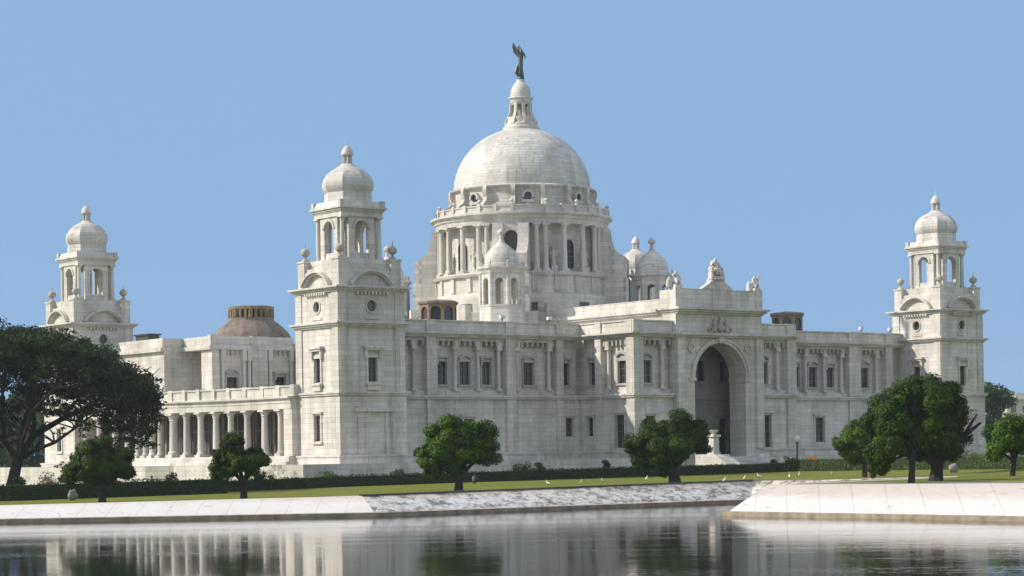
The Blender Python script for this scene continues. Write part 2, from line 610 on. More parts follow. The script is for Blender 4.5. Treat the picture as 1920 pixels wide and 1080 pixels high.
# the sloping whitewashed bank with its stone kerb at the water
def bank_mat(name, base, dirt, amount):
    m = bpy.data.materials.new(name)
    n, l, bs = nodes_of(m)
    geo = n.new('ShaderNodeNewGeometry')
    pos = geo.outputs['Position']
    lo = 0.62 - amount
    r = ramp(n, [(lo, dirt), (lo + 0.10, base)])
    l.new(noise(n, l, mapping(n, l, pos, (0.8, 0.8, 2.2)), 1.6 if amount > 0.25 else 1.0, 9, 0.8), r.inputs['Fac'])
    r2 = ramp(n, [(0.35, (0.94, 0.92, 0.90)), (0.6, (1, 1, 1))])
    l.new(noise(n, l, pos, 0.35, 4), r2.inputs['Fac'])
    c = mixrgb(n, l, 'MULTIPLY', 0.8, r.outputs['Color'], r2.outputs['Color'])
    # rusty stained band of old plaster along the top of the slope
    zs = n.new('ShaderNodeSeparateXYZ'); l.new(pos, zs.inputs[0])
    zr = n.new('ShaderNodeMapRange'); zr.inputs['From Min'].default_value = -0.95; zr.inputs['From Max'].default_value = -0.55
    za = n.new('ShaderNodeMath'); za.operation = 'MULTIPLY_ADD'; za.inputs[1].default_value = 0.9; za.inputs[2].default_value = -0.45
    l.new(noise(n, l, mapping(n, l, pos, (0.5, 0.5, 3)), 0.9, 6, 0.7), za.inputs[0])
    zb = n.new('ShaderNodeMath'); zb.operation = 'ADD'; l.new(zs.outputs['Z'], zb.inputs[0]); l.new(za.outputs[0], zb.inputs[1])
    l.new(zb.outputs[0], zr.inputs['Value'])
    c = mixrgb(n, l, 'MIX', zr.outputs['Result'], c, mixrgb(n, l, 'MULTIPLY', 1.0, c, (0.85, 0.78, 0.72)))
    cr_ = ramp(n, [(0.60, (1, 1, 1)), (0.68, (0.35, 0.31, 0.27))])
    l.new(noise(n, l, mapping(n, l, pos, (1.2, 0.35, 1.0)), 1.1, 8, 0.75), cr_.inputs['Fac'])
    c = mixrgb(n, l, 'MULTIPLY', 0.75, c, cr_.outputs['Color'])
    # joints between the slabs
    sep = n.new('ShaderNodeSeparateXYZ'); l.new(pos, sep.inputs[0])
    sm = n.new('ShaderNodeMath'); sm.operation = 'SUBTRACT'
    l.new(sep.outputs['X'], sm.inputs[0]); l.new(sep.outputs['Y'], sm.inputs[1])
    cm = n.new('ShaderNodeCombineXYZ'); l.new(sm.outputs[0], cm.inputs['X']); cm.inputs['Y'].default_value = 25.0
    br = n.new('ShaderNodeTexBrick'); br.offset = 0.0
    br.inputs['Scale'].default_value = 1; br.inputs['Brick Width'].default_value = 3.1; br.inputs['Mortar Smooth'].default_value = 1.0; br.inputs['Row Height'].default_value = 50
    br.inputs['Mortar Size'].default_value = 0.06
    br.inputs['Color1'].default_value = br.inputs['Color2'].default_value = (1, 1, 1, 1)
    br.inputs['Mortar'].default_value = (0.62, 0.59, 0.55, 1)
    l.new(cm.outputs[0], br.inputs['Vector'])
    c = mixrgb(n, l, 'MULTIPLY', 0.8, c, br.outputs['Color'])
    l.new(c, bs.inputs['Base Color'])
    bs.inputs['Roughness'].default_value = 0.8
    bp = n.new('ShaderNodeBump'); bp.inputs['Strength'].default_value = 0.3; bp.inputs['Distance'].default_value = 0.03
    l.new(noise(n, l, pos, 3, 5), bp.inputs['Height']); l.new(bp.outputs[0], bs.inputs['Normal'])
    return m


M_BANKW = bank_mat('whitewashed_slab', (0.63, 0.615, 0.595), (0.42, 0.36, 0.31), 0.29)
M_BANKD = bank_mat('weathered_slab', (0.60, 0.595, 0.58), (0.17, 0.155, 0.13), 0.195)
M_KERB_DARK = plain('mossy_coping', (0.10, 0.095, 0.08), 0.9, 0.45, 0.9)
M_KERB = plain('stained_kerb_stone', (0.30, 0.25, 0.185), 0.85, 0.35, 1.2)
mbw, mbd, mbk = MB(), MB(), MB()
for i in range(len(WLINE) - 1):
    w0, w1, t0, t1 = (np.array(q, float) for q in (WLINE[i], WLINE[i + 1], TLINE[i], TLINE[i + 1]))
    tgt = mbd if i in (3, 4) else mbw
    k = max(1, int(np.linalg.norm(w1 - w0) / 6))
    prev = None
    for j in range(k + 1):
        w = w0 + (w1 - w0) * j / k
        t = t0 + (t1 - t0) * j / k
        zt = lawn_z(t[0], t[1])
        cols = []
        for q in (0.0, 0.28, 1.0):
            P = w + (t - w) * q
            zz = WZ + 0.30 + (zt + 0.03 - WZ - 0.30) * q
            cols.append(tgt.p(P[0], P[1], zz + (0.02 if q == 0.28 else 0)))
        P = t + (t - w) / np.linalg.norm(t - w) * 0.45
        cols.append(tgt.p(P[0], P[1], zt + 0.06))
        if prev:
            for e in range(3):
                tgt.f(prev[e], cols[e], cols[e + 1], prev[e + 1])
        prev = cols
mbk.sweep([(0.0, WZ - 0.6), (-0.40, WZ - 0.6), (-0.40, WZ + 0.26), (-0.05, WZ + 0.31), (0.0, WZ + 0.31)], WLINE)
mbk.sweep([(0.0, 0), (-0.35, 0), (-0.35, 0.0)], [(0, 900), (1, 900)]) if False else None
mc = MB()
cp = dense(TLINE[3:5], 6)
rows = []
for x, y in cp:
    z = lawn_z(x, y)
    rows.append([mc.p(x, y + o, z + h) for o, h in ((-0.03, -0.1), (-0.03, 0.16), (0.4, 0.16), (0.4, -0.1))])
for A, B in zip(rows, rows[1:]):
    for e in range(3):
        mc.f(A[e], A[e + 1], B[e + 1], B[e])
tag(mc.build('embankment_coping', M_KERB_DARK, smooth=0), 'dark mossy coping along the top of the weathered bank', kind='structure')
bank = tag(mbw.build('embankment', M_BANKW, smooth=20), 'whitewashed sloping slab bank of the pond', kind='structure')
bank2 = tag(mbd.build('weathered_embankment', M_BANKD, smooth=20), 'stained grey sloping bank facing the pond', kind='structure')
kerb = tag(mbk.build('embankment_kerb', M_KERB, smooth=20), 'brown stained stone kerb along the waterline', kind='structure')

# grey path behind the bank on the right
M_PATH = plain('garden_path', (0.20, 0.19, 0.18), 0.9, 0.2, 1.0)
mb = MB()
prow = []
for i in range(22):
    y = -116.5 - i * 4
    prow.append([mb.p(x, y, lawn_z(x, y) + 0.02) for x in (-67.2, -64.4, -61.8)])
for A, B in zip(prow, prow[1:]):
    for e in (0, 1):
        mb.f(A[e], A[e + 1], B[e + 1], B[e])
tag(mb.build('path', M_PATH, smooth=0), 'grey path along the top of the right bank', kind='structure')

# ================================================================== THE MEMORIAL HALL
A_, B_ = 51.5, 34.83           # half length, half depth to the tower faces
YW = -B_ + 6.8                 # plane of the front wings
hall = empty('memorial_hall')
tag(hall, 'huge white marble domed palace with corner towers, behind the pond', 'building')


def window(parent, mb_frame, u0, u1, z0, z1, d=-0.45, arch=False, mull=1, bars=2, name='window'):
    """mb_frame(mb) sets the local frame; frame and glass in one mesh"""
    w = MB(); mb_frame(w)
    w.m = 1
    if arch:
        r = (u1 - u0) / 2
        zs = z1 - r
        w.prism([(u0, z0), (u1, z0)] + [((u0 + u1) / 2 + r * math.cos(math.pi * i / 10), zs + r * math.sin(math.pi * i / 10)) for i in range(11)], d - 0.06, d)
    else:
        w.box(u0, u1, d - 0.06, d, z0, z1)
    w.m = 0
    t = 0.07
    zt = z1 if not arch else z1 - (u1 - u0) / 2
    w.box(u0, u0 + t, d + 0.003, d + 0.08, z0, zt)
    w.box(u1 - t, u1, d + 0.003, d + 0.08, z0, zt)
    w.box(u0 + t, u1 - t, d + 0.003, d + 0.08, z0, z0 + t)
    if not arch:
        w.box(u0 + t, u1 - t, d + 0.003, d + 0.08, z1 - t, z1)
    else:
        w.arc((u0 + u1) / 2, zt, (u1 - u0) / 2 - t, (u1 - u0) / 2, d + 0.003, d + 0.08, 10)
    for i in range(mull):
        uc = u0 + (u1 - u0) * (i + 1) / (mull + 1)
        w.box(uc - 0.035, uc + 0.035, d + 0.003, d + 0.07, z0 + t, zt - t * 0.5)
    for i in range(bars):
        zc = z0 + (zt - z0) * (i + 1) / (bars + 1)
        w.box(u0 + t, u1 - t, d + 0.003, d + 0.05, zc - 0.03, zc + 0.03)
    return w.build(name, [M_FRAME, M_GLASS], parent, smooth=0)


def column_mb(w, u, d, z0, z1, r, n=14):
    """base, tapering shaft, capital and abacus"""
    w.box(u - r * 1.45, u + r * 1.45, d - r * 1.45, d + r * 1.45, z0, z0 + r * 0.7)
    w.lathe(u, d, [(r * 1.35, z0 + r * 0.7), (r * 1.35, z0 + r * 1.1), (r * 1.02, z0 + r * 1.5), (r, z0 + (z1 - z0) * 0.35), (r * 0.86, z1 - r * 1.9),
                   (r * 1.02, z1 - r * 1.7), (r * 0.95, z1 - r * 1.4), (r * 1.38, z1 - r * 0.55)], n)
    w.box(u - r * 1.5, u + r * 1.5, d - r * 1.5, d + r * 1.5, z1 - r * 0.55, z1)


def hood(w, uc, wd, z, kind, d=0.0):
    """carved hood over a window"""
    w.box(uc - wd / 2 - 0.22, uc + wd / 2 + 0.22, d, d + 0.16, z + 0.02, z + 0.26)
    if kind == 'arc':
        w.arc(uc, z - 0.35, wd * 0.66, wd * 0.66 + 0.24, d, d + 0.32, 10, R(38), R(142))
        w.box(uc - wd * 0.36, uc + wd * 0.36, d, d + 0.08, z + 0.27, z + 0.55)
        w.blob((uc, 0, 0), (0, 0, 0), 1) if False else None
    else:
        w.box(uc - wd / 2 - 0.34, uc + wd / 2 + 0.34, d, d + 0.34, z + 0.42, z + 0.62)
        w.box(uc - wd / 2 - 0.2, uc - wd / 2 + 0.08, d, d + 0.24, z - 0.35, z + 0.42)
        w.box(uc + wd / 2 - 0.08, uc + wd / 2 + 0.2, d, d + 0.24, z - 0.35, z + 0.42)
    # jambs and sill
    w.box(uc - wd / 2 - 0.2, uc - wd / 2, d, d + 0.1, z - 2.62, z)
    w.box(uc + wd / 2, uc + wd / 2 + 0.2, d, d + 0.1, z - 2.62, z)
    w.box(uc - wd / 2 - 0.3, uc + wd / 2 + 0.3, d, d + 0.22, z - 2.86, z - 2.66)


Z_BASE, Z_S3, Z_COR, Z_PAR = 2.6, 9.0, 15.8, 17.75


def storey_front(part, fr, u0, u1, piers, bays, wins, cols, lower=(), returns=None, dd=-0.7, parapet=True, plinth=0.35):
    """One stretch of two-storey front in the local frame fr (d=0 is the pier face of the ground storey).
    piers: (ua, ub); bays: recessed stretches of the upper storey; wins: (ua, ub, hood kind); cols: u of free columns;
    lower: ground floor openings (ua, ub, za, zb)"""
    w = MB(); fr(w)
    # ground storey
    w.wall((u0, u1), (Z_BASE, Z_S3 - 0.25), [tuple(q[:4]) for q in lower], -0.9, 0.0)
    # upper storey, set back behind the columns
    w.wall((u0, u1), (Z_S3 + 0.2, Z_COR), [(a, b, 10.45, 13.07) for a, b, k in wins], dd - 0.6, dd)
    for a, b in piers:
        w.box(a, b, dd + 0.003, 0.28, Z_S3 + 0.25, Z_COR)
        w.box(a, b, 0.003, 0.26, Z_BASE, Z_S3 - 0.25)
    for a, b, k in wins:
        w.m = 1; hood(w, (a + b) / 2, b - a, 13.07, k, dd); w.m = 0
    for a, b, *_ in lower:
        za, zb = _[0], _[1]
        w.box(a - 0.25, a, 0.002, 0.09, za, zb + 0.25); w.box(b, b + 0.25, 0.002, 0.09, za, zb + 0.25)
        w.box(a - 0.4, b + 0.4, 0.002, 0.25, zb + 0.25, zb + 0.45)
    # band across the ground storey
    w.box(u0, u1, 0.002, 0.07, 6.98, 7.16)
    part_o = w.build(part[0], [M_WALL, M_HOOD], part[1])
    # string course, plinth, dentils and cornice
    w = MB(); fr(w)
    w.box(u0, u1, -0.9, 0.16 + 0.28, Z_S3 - 0.25, Z_S3 - 0.02)
    w.box(u0, u1, -0.9, 0.30 + 0.28, Z_S3 - 0.02, Z_S3 + 0.2)
    for a, b in bays:
        w.box(a, b, dd + 0.004, -0.25, Z_S3 + 0.2, 9.72)    # pedestal course under the columns
    w.build('string_course', M_TRIM, part_o, smooth=0)
    w = MB(); fr(w)
    w.box(u0, u1, -0.9, plinth + 0.1, Z_BASE - 0.22, Z_BASE)
    w.box(u0, u1, -0.9, plinth, 0.9, Z_BASE - 0.22)
    w.box(u0, u1, -0.9, plinth + 0.35, -0.9, 0.9)
    w.build('plinth', M_WALL, part_o, smooth=0)
    w = MB(); fr(w)
    for a, b in bays:                                   # architrave above the bay and its row of brackets
        w.box(a, b, dd + 0.004, -0.12, 15.42, Z_COR - 0.003)
        k = max(2, int((b - a) / 0.75))
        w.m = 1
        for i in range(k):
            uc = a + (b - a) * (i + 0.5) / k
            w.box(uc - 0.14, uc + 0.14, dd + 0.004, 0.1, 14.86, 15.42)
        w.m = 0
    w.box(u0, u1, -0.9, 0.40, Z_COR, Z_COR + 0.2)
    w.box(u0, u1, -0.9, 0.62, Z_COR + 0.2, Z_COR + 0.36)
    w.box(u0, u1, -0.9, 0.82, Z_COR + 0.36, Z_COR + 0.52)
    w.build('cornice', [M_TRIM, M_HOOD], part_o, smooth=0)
    if parapet:
        w = MB(); fr(w)
        w.box(u0, u1, -0.5, 0.10, Z_COR + 0.52, Z_PAR - 0.18)
        w.box(u0, u1, -0.6, 0.22, Z_PAR - 0.18, Z_PAR)
        for a, b in piers:
            w.box(a, b, -0.62, 0.30, Z_COR + 0.521, Z_PAR + 0.03)
        w.build('parapet', M_WALL, part_o, smooth=0)
    for a, b, k in wins:
        window(part_o, fr, a, b, 10.45, 13.07, dd - 0.3, False, 1 if b - a > 1.25 else 0, 2)
    for a, b, za, zb in [q[:4] for q in lower]:
        window(part_o, fr, a, b, za, zb, -0.45, False, 1, 3)
    for u in cols:
        w = MB(); fr(w)
        column_mb(w, u, -0.27, 9.72, 14.55, 0.24)
        w.box(u - 0.34, u + 0.34, dd + 0.004, 0.06, 14.55, 15.40)
        w.build('column', M_TRIM, part_o)
    return part_o


# ---- front wings (d = 0 is the plane Y = YW)
FRONTW = lambda w: w.front(YW)
storey_front(('wing', hall), FRONTW, -43.4, -12.95,
             piers=[(-35.5, -34.2), (-24.2, -22.8), (-16.7, -15.65)],
             bays=[(-43.2, -35.5), (-34.2, -24.2), (-22.8, -16.7)],
             wins=[(-39.6, -38.0, 'arc'), (-33.4, -32.1, 'flat'), (-30.3, -28.8, 'arc'), (-27.1, -25.8, 'flat'), (-21.0, -19.5, 'arc'), (-15.3, -14.1, 'flat')],
             cols=[-40.8, -37.0, -33.95, -31.25, -27.95, -24.95, -22.3, -17.5],
             lower=[(-30.3, -28.8, 3.3, 6.5), (-15.3, -14.1, 4.36, 6.55)])
storey_front(('wing', hall), FRONTW, 12.95, 43.4,
             piers=[(20.4, 22.2), (32.9, 35.1), (40.0, 41.3)],
             bays=[(22.2, 32.9), (35.1, 40.0)],
             wins=[(23.1, 24.5, 'flat'), (26.2, 27.7, 'arc'), (29.5, 30.9, 'flat'), (35.75, 37.5, 'arc'), (14.3, 15.5, 'flat'), (17.6, 19.1, 'arc')],
             cols=[22.65, 25.2, 28.65, 31.9, 38.6],
             lower=[(26.6, 28.3, 3.3, 6.5), (14.3, 15.5, 4.36, 6.55)])

# ---- mass of the building behind the fronts (flat roofs, rear and flank walls)
YP0 = 5.4
mb = MB()
for (x0, x1, y0, y1, zt) in ((-32, 43.4, YW + 1.4, 12.5, 16.7), (-40.4, -32, YP0 + 1.0, 12.5, 15.7), (-46.3, 46.3, 12.5, 28.0, 16.7), (43.4, 46.3, -20, 12.5, 16.7)):
    mb.box(x0, x1, y0, y1, -0.9, zt)
mb.build('roof_block', M_WALL, hall, smooth=0)
# rear parapet and the lit west end block
w = MB()
w.left(-46.7)
w.box(-28.0, -12.51, -0.38, 0.0, -0.9, 15.8)
w.box(-28.0, -12.51, -0.5, 0.5, 15.8, 16.3)
w.box(-28.0, -12.51, -0.5, 0.12, 16.3, 17.45)
w.front(12.5)
w.box(-46.7, -37.0, 0.002, 0.32, -0.9, 15.8)
w.box(-47.2, -37.0, -0.008, 0.5, 15.803, 16.3)
w.box(-46.82, -37.0, -0.008, 0.33, 16.303, 17.45)
for ua, ub in ((-46.7, -45.9), (-43.3, -42.7), (-41.9, -41.3)):
    w.box(ua, ub, 0.323, 0.45, 9.0, 15.8)
w.box(-46.7, -41.0, 0.324, 0.42, 14.9, 15.2)
w.build('end_wall', M_WALL, hall, smooth=0)
w = MB(); w.world(); w.box(-46.2, -44.6, 17.0, 20.3, 16.7, 18.1); w.box(-46.4, -44.4, 16.8, 20.5, 18.1, 18.3)
w.build('roof_tank', M_BRONZE, hall, smooth=0)

# ---- central block: two flanks, entrance front with the great arch
YF = -B_ - 3.0
FLANK = lambda w: w.front(YF)
storey_front(('flank_wall', hall), FLANK, -12.95, -7.0, piers=[(-13.2, -11.7)], bays=[(-11.7, -7.0)],
             wins=[(-11.35, -9.75, 'arc')], cols=[-8.35], lower=[(-11.3, -9.8, 2.7, 6.6)], dd=-0.7)
storey_front(('flank_wall', hall), FLANK, 7.0, 12.95, piers=[(11.7, 13.2)], bays=[(7.0, 11.7)],
             wins=[(7.5, 9.1, 'arc')], cols=[10.4], lower=[(7.5, 9.0, 2.7, 6.6)], dd=-0.7)
RETL = lambda w: w.left(-12.95)
yb = B_                                                     # u = -Y = b - y'
storey_front(('return_wall', hall), RETL, yb - 6.78, yb + 3.0, piers=[(yb + 1.9, yb + 3.0), (yb - 3.7, yb - 2.6)],
             bays=[(yb - 2.6, yb + 1.9)], wins=[(yb - 0.5, yb + 1.3, 'arc'), (yb - 5.6, yb - 4.4, 'flat')], cols=[yb - 1.75],
             lower=[(yb - 0.5, yb + 1.2, 2.9, 6.75), (yb - 5.6, yb - 4.4, 4.36, 6.55)], dd=-0.6)
RETR = lambda w: w.right(12.95)
storey_front(('return_wall', hall), RETR, -yb - 3.0, -yb + 6.78, piers=[(-yb - 3.0, -yb - 1.9)], bays=[(-yb - 1.9, -yb + 2.6)], wins=[], cols=[], dd=-0.6)
w = MB()
w.box(-12.0, -7.05, YF + 1.4, YW + 2, -0.9, 16.6)
w.build('flank_roof', M_WALL, hall, smooth=0)
w = MB()
w.box(7.05, 12.0, YF + 1.4, YW + 2, -0.9, 16.6)
w.build('flank_roof', M_WALL, hall, smooth=0)
for sx in (-1, 1):
    for e, za, zb in ((0.797, Z_COR + 0.362, Z_COR + 0.518), (0.597, Z_COR + 0.203, Z_COR + 0.362), (0.397, Z_COR + 0.003, Z_COR + 0.203), (0.24, Z_COR + 0.525, Z_PAR + 0.033), (0.56, Z_S3 - 0.018, Z_S3 + 0.197), (0.42, Z_S3 - 0.247, Z_S3 - 0.018), (0.44, Z_BASE - 0.217, Z_BASE - 0.003), (0.34, 0.897, Z_BASE - 0.217), (0.69, -0.9, 0.897)):
        w = MB()
        a, b = sorted((sx * (12.95 + e), sx * 12.3))
        w.box(a, b, YF - e, YF + 0.6, za, zb)
        w.build('corner_block', M_WALL, hall, smooth=0)

YE = -B_ - 3.7
entr = MB(); entr.front(YE)
AR, ZSP = 4.12, 11.05
entr.box(-6.95, -AR, -2.8, 0, 1.6, 15.9)
entr.box(AR, 6.95, -2.8, 0, 1.6, 15.9)
entr.archfill(-AR, AR, ZSP, 15.9, -2.8, 0, 24)
entr.box(-6.95, -5.75, 0.002, 0.3, Z_BASE, 15.8); entr.box(5.75, 6.95, 0.002, 0.3, Z_BASE, 15.8)   # corner pilasters
entr.box(-6.95, 6.95, -2.8, 0.0, 15.9, 21.4)
entr.box(-7.2, -AR - 0.1, -2.8, 0.45, -0.9, 1.6); entr.box(AR + 0.1, 7.2, -2.8, 0.45, -0.9, 1.6)
entr.box(-6.95, 6.95, -22.0, -2.8, 15.9, 19.0)
entr.box(-6.95, -6.5, -2.8 - 4.2, -2.8, 1.6, 15.9); entr.box(6.5, 6.95, -2.8 - 4.2, -2.8, 1.6, 15.9)
entrance = entr.build('entrance_front', M_WALL, hall)
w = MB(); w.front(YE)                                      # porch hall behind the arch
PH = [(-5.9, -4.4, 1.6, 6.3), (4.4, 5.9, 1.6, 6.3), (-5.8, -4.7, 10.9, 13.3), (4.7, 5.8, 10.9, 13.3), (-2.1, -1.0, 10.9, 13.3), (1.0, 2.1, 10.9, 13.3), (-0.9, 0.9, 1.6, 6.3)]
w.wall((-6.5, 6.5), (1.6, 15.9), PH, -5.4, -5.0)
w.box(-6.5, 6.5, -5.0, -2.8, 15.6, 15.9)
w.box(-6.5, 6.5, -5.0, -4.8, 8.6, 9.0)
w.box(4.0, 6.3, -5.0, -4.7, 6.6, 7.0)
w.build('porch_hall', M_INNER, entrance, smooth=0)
w = MB(); w.front(YE)
w.box(-6.0, 6.0, -6.0, -5.8, 1.5, 13.5)
w.build('inner_dark_panel', M_GLASS, entrance, smooth=0)
w = MB(); w.front(YE)
w.arc(0, ZSP, AR + 0.02, AR + 0.55, 0.002, 0.16, 28)         # archivolt and keystone
w.arc(0, ZSP, AR + 0.38, AR + 0.6, 0.161, 0.28, 28)
w.box(-0.45, 0.45, 0.002, 0.42, ZSP + AR + 0.05, ZSP + AR + 0.85)
w.box(-AR - 0.9, -AR + 0.12, -2.8, 0.2, ZSP - 0.4, ZSP); w.box(AR - 0.12, AR + 0.9, -2.8, 0.2, ZSP - 0.4, ZSP)
for uu in (-5.0, 5.0):                                       # carved spandrel wreaths
    w.blob((0, 0, 0), (0, 0, 0), 1) if False else None
    w.arc(uu * 0.92, 14.6, 0.35, 0.6, 0.002, 0.16, 14, 0, 2 * math.pi)
w.build('archivolt', M_TRIM, entrance)
w = MB(); w.front(YE)
w.box(-7.0, 7.0, -2.8, 0.45, 15.82, 16.05); w.box(-7.15, 7.15, -2.8, 0.75, 16.05, 16.35)
w.box(-7.0, 7.0, -2.8, 0.35, 18.55, 18.8); w.box(-7.2, 7.2, -2.8, 0.75, 18.8, 19.05); w.box(-7.45, 7.45, -2.8, 1.05, 19.05, 19.3)
w.box(-7.35, -6.97, -22.0, -2.8, 18.6, 18.85); w.box(6.97, 7.35, -22.0, -2.8, 18.6, 18.85)
w.box(-7.6, -6.97, -22.0, -2.8, 18.85, 19.25); w.box(6.97, 7.6, -22.0, -2.8, 18.85, 19.25)
w.build('cornice', M_TRIM, entrance, smooth=0)
w = MB(); w.front(YE)
w.box(-7.05, -6.0, -1.2, 0.12, 19.3, 21.65); w.box(6.0, 7.05, -1.2, 0.12, 19.3, 21.65); w.box(-1.1, 1.1, -1.2, 0.10, 19.3, 21.60)
w.box(-6.6, 6.6, -1.0, 0.03, 21.402, 21.55)
w.box(-6.953, -6.55, -22.0, -2.8, 19.25, 20.3); w.box(6.55, 6.953, -22.0, -2.8, 19.25, 20.3)
w.box(-6.99, -6.5, -22.0, -2.8, 20.3, 20.42); w.box(6.5, 6.99, -22.0, -2.8, 20.3, 20.42)
w.build('attic', M_WALL, entrance, smooth=0)
w = MB(); w.front(YE)                                       # carved crest over the arch
w.arc(0, 16.4, 0.75, 1.0, 0.002, 0.25, 12)
w.lathe(0, 0.1, [(0.1, 16.4), (0.42, 16.7), (0.5, 17.2), (0.3, 17.6), (0.34, 17.75), (0.1, 18.3)], 12)
for sx in (-1, 1):
    w.lathe(sx * 0.95, 0.1, [(0.1, 16.4), (0.3, 16.6), (0.26, 17.2), (0.34, 17.5), (0.16, 17.9), (0.02, 18.1)], 10)
    w.arc(sx * 1.55, 16.75, 0.2, 0.38, 0.002, 0.22, 10, 0, 2 * math.pi)
w.build('crest', M_DARKM, entrance)
for uu in (-6.6, 6.6):
    pass

# ---- corner towers: built once round their own centre, copied to the corners
def tower(kind_front=True):
    H = 4.2
    t = MB()
    # plinth, ground storey, upper storeys
    for (h0, h1, z0, z1) in ((5.0, 4.9, -0.9, 0.9), (4.75, 4.7, 0.9, Z_BASE - 0.2)):
        t.taper(-h0, h0, -h0, h0, z0, z1, h0 - h1)
    HL = 4.33
    sides = (lambda q, d: q.front(-d), lambda q, d: q.left(-d), lambda q, d: q.back(d), lambda q, d: q.right(d))
    for k, sd in enumerate(sides):
        lowwin = [] if k == 0 else [(-0.62, 0.62, 4.1, 6.85)]
        sd(t, HL)
        e = 0.6 if k % 2 else 0.0                     # side walls butt between the front and back walls
        t.wall((-HL + e, HL - e), (Z_BASE, 8.95), lowwin, -0.6, 0.0)
        for a, b, za, zb in lowwin:
            t.box(a - 0.25, a, 0.002, 0.1, za - 0.1, zb + 0.2); t.box(b, b + 0.25, 0.002, 0.1, za - 0.1, zb + 0.2)
            t.box(a - 0.4, b + 0.4, 0.002, 0.26, zb + 0.2, zb + 0.42); t.box(a - 0.35, b + 0.35, 0.002, 0.22, za - 0.3, za - 0.1)
        if k == 0:                                    # blind doorway
            t.box(-2.1, -1.45, 0.002, 0.16, Z_BASE, 7.2); t.box(1.45, 2.1, 0.002, 0.16, Z_BASE, 7.2)
            t.box(-2.5, 2.5, 0.002, 0.34, 7.2, 7.55); t.box(-2.2, 2.2, 0.002, 0.2, 7.55, 7.8)
            t.box(-1.1, 1.1, 0.002, 0.06, 3.0, 6.7)
        sd(t, H)
        t.wall((-H + e, H - e), (9.35, 16.2), [(-0.6, 0.6, 10.4, 13.0)], -0.6, 0.0)
        # corner strips
        for uu in (-1, 1):
            a, b = sorted((uu * 4.2, uu * 3.0))
            ea = 0.003 if k % 2 else 0.0
            t.box(a + (0.004 if a < 0 else 0), b - (0.004 if b > 0 else 0), 0.002 + ea, 0.12 + ea, 9.35, 16.2)
            t.box(a, b, 0.002, 0.10, 16.8, 20.0)
        # upper window hood, brackets, balcony sill
        t.box(-1.25, 1.25, 0.002, 0.55, 14.0, 14.25); t.box(-1.05, 1.05, 0.002, 0.4, 13.75, 14.0)
        for uu in (-0.9, 0.9):
            t.box(uu - 0.16, uu + 0.16, 0.002, 0.32, 12.9, 13.75)
        t.box(-0.85, -0.6, 0.002, 0.12, 10.3, 12.9); t.box(0.6, 0.85, 0.002, 0.12, 10.3, 12.9); t.box(-0.72, 0.72, 0.002, 0.14, 13.0, 13.3)
        t.box(-0.95, 0.95, 0.002, 0.42, 10.08, 10.3); t.box(-0.8, 0.8, 0.002, 0.3, 9.5, 10.08)
        # attic storey with the oculus: ring frame on the wall
        t.wall((-H + e, H - e), (16.8, 20.0), [(-0.62, 0.62, 17.88, 19.12)], -0.5, 0.0)
        t.archfill(-0.62, 0.62, 18.5, 19.12, -0.5, 0.0, 12)
        # lower half of the round opening
        q = MB()
        P = [(0.62 * math.cos(math.pi + math.pi * i / 12), 18.5 + 0.62 * math.sin(math.pi + math.pi * i / 12)) for i in range(13)]
        for (ua, za), (ub, zb) in zip(P, P[1:]):
            t.prism([(ua, za), (ua, 17.88), (ub, 17.88), (ub, zb)], -0.5, 0.0)
        t.arc(0, 18.5, 0.62, 0.78, 0.002, 0.1, 20, 0, 2 * math.pi)
        t.box(-0.9, 0.9, 0.002, 0.1, 17.1, 17.35)
    body = t.build('corner_tower', M_WALL, hall)
    # cornices and pediments
    c = MB()
    for nm, rows_ in (('string_course', ((8.95, 9.15, 4.5), (9.15, 9.35, 4.62))), ('string_course', ((16.2, 16.4, 4.4), (16.4, 16.6, 4.6), (16.6, 16.8, 4.78))), ('plinth_moulding', ((Z_BASE - 0.2, Z_BASE, 4.8),))):
        q = MB()
        for z0, z1, h in rows_:
            q.box(-h, h, -h, h, z0, z1)
        q.build(nm, M_TRIM, body, smooth=0)
    for z0, z1, h in ((20.0, 20.2, 4.42), (20.2, 20.4, 4.62), (20.4, 20.6, 4.85)):
        c.world().box(-h, h, -h, h, z0, z1)
    for k, sd in enumerate(sides):
        sd(c, 4.0)
        a0, a1 = R(32), R(148)
        rr = 3.05
        c.arc(0, 20.6 - rr * math.sin(a0) + 0.12, rr - 0.16, rr + 0.02, 0.02, 0.42, 16, a0, a1)          # segmental pediment
        c.arc(0, 20.6 - rr * math.sin(a0) + 0.12, rr + 0.02, rr + 0.16, 0.02, 0.62, 16, a0, a1)
        for i in range(9):                                                   # dentils
            uc = -1.9 + i * 0.475
            c.box(uc - 0.12, uc + 0.12, 0.2, 0.55, 19.7, 20.0)
    c.build('cornice', M_TRIM, body)
    # parapet stage
    pz = MB()
    pz.world().box(-3.75, 3.75, -3.75, 3.75, 20.6, 22.7)
    for sx in (-1, 1):
        for sy in (-1, 1):
            a, b = sorted((sx * 4.02, sx * 2.75)); e, f = sorted((sy * 4.02, sy * 2.75))
            pz.box(a, b, e, f, 20.6, 23.45); pz.box(a - 0.1, b + 0.1, e - 0.1, f + 0.1, 23.45, 23.65)
    pz.box(-2.9, 2.9, -3.95, 3.95, 20.6, 22.3); pz.box(-3.95, 3.95, -2.9, 2.9, 20.602, 22.302)
    pz.box(-3.3, 3.3, -3.3, 3.3, 22.7, 23.6)
    pz.build('parapet', M_WALL, body, smooth=0)
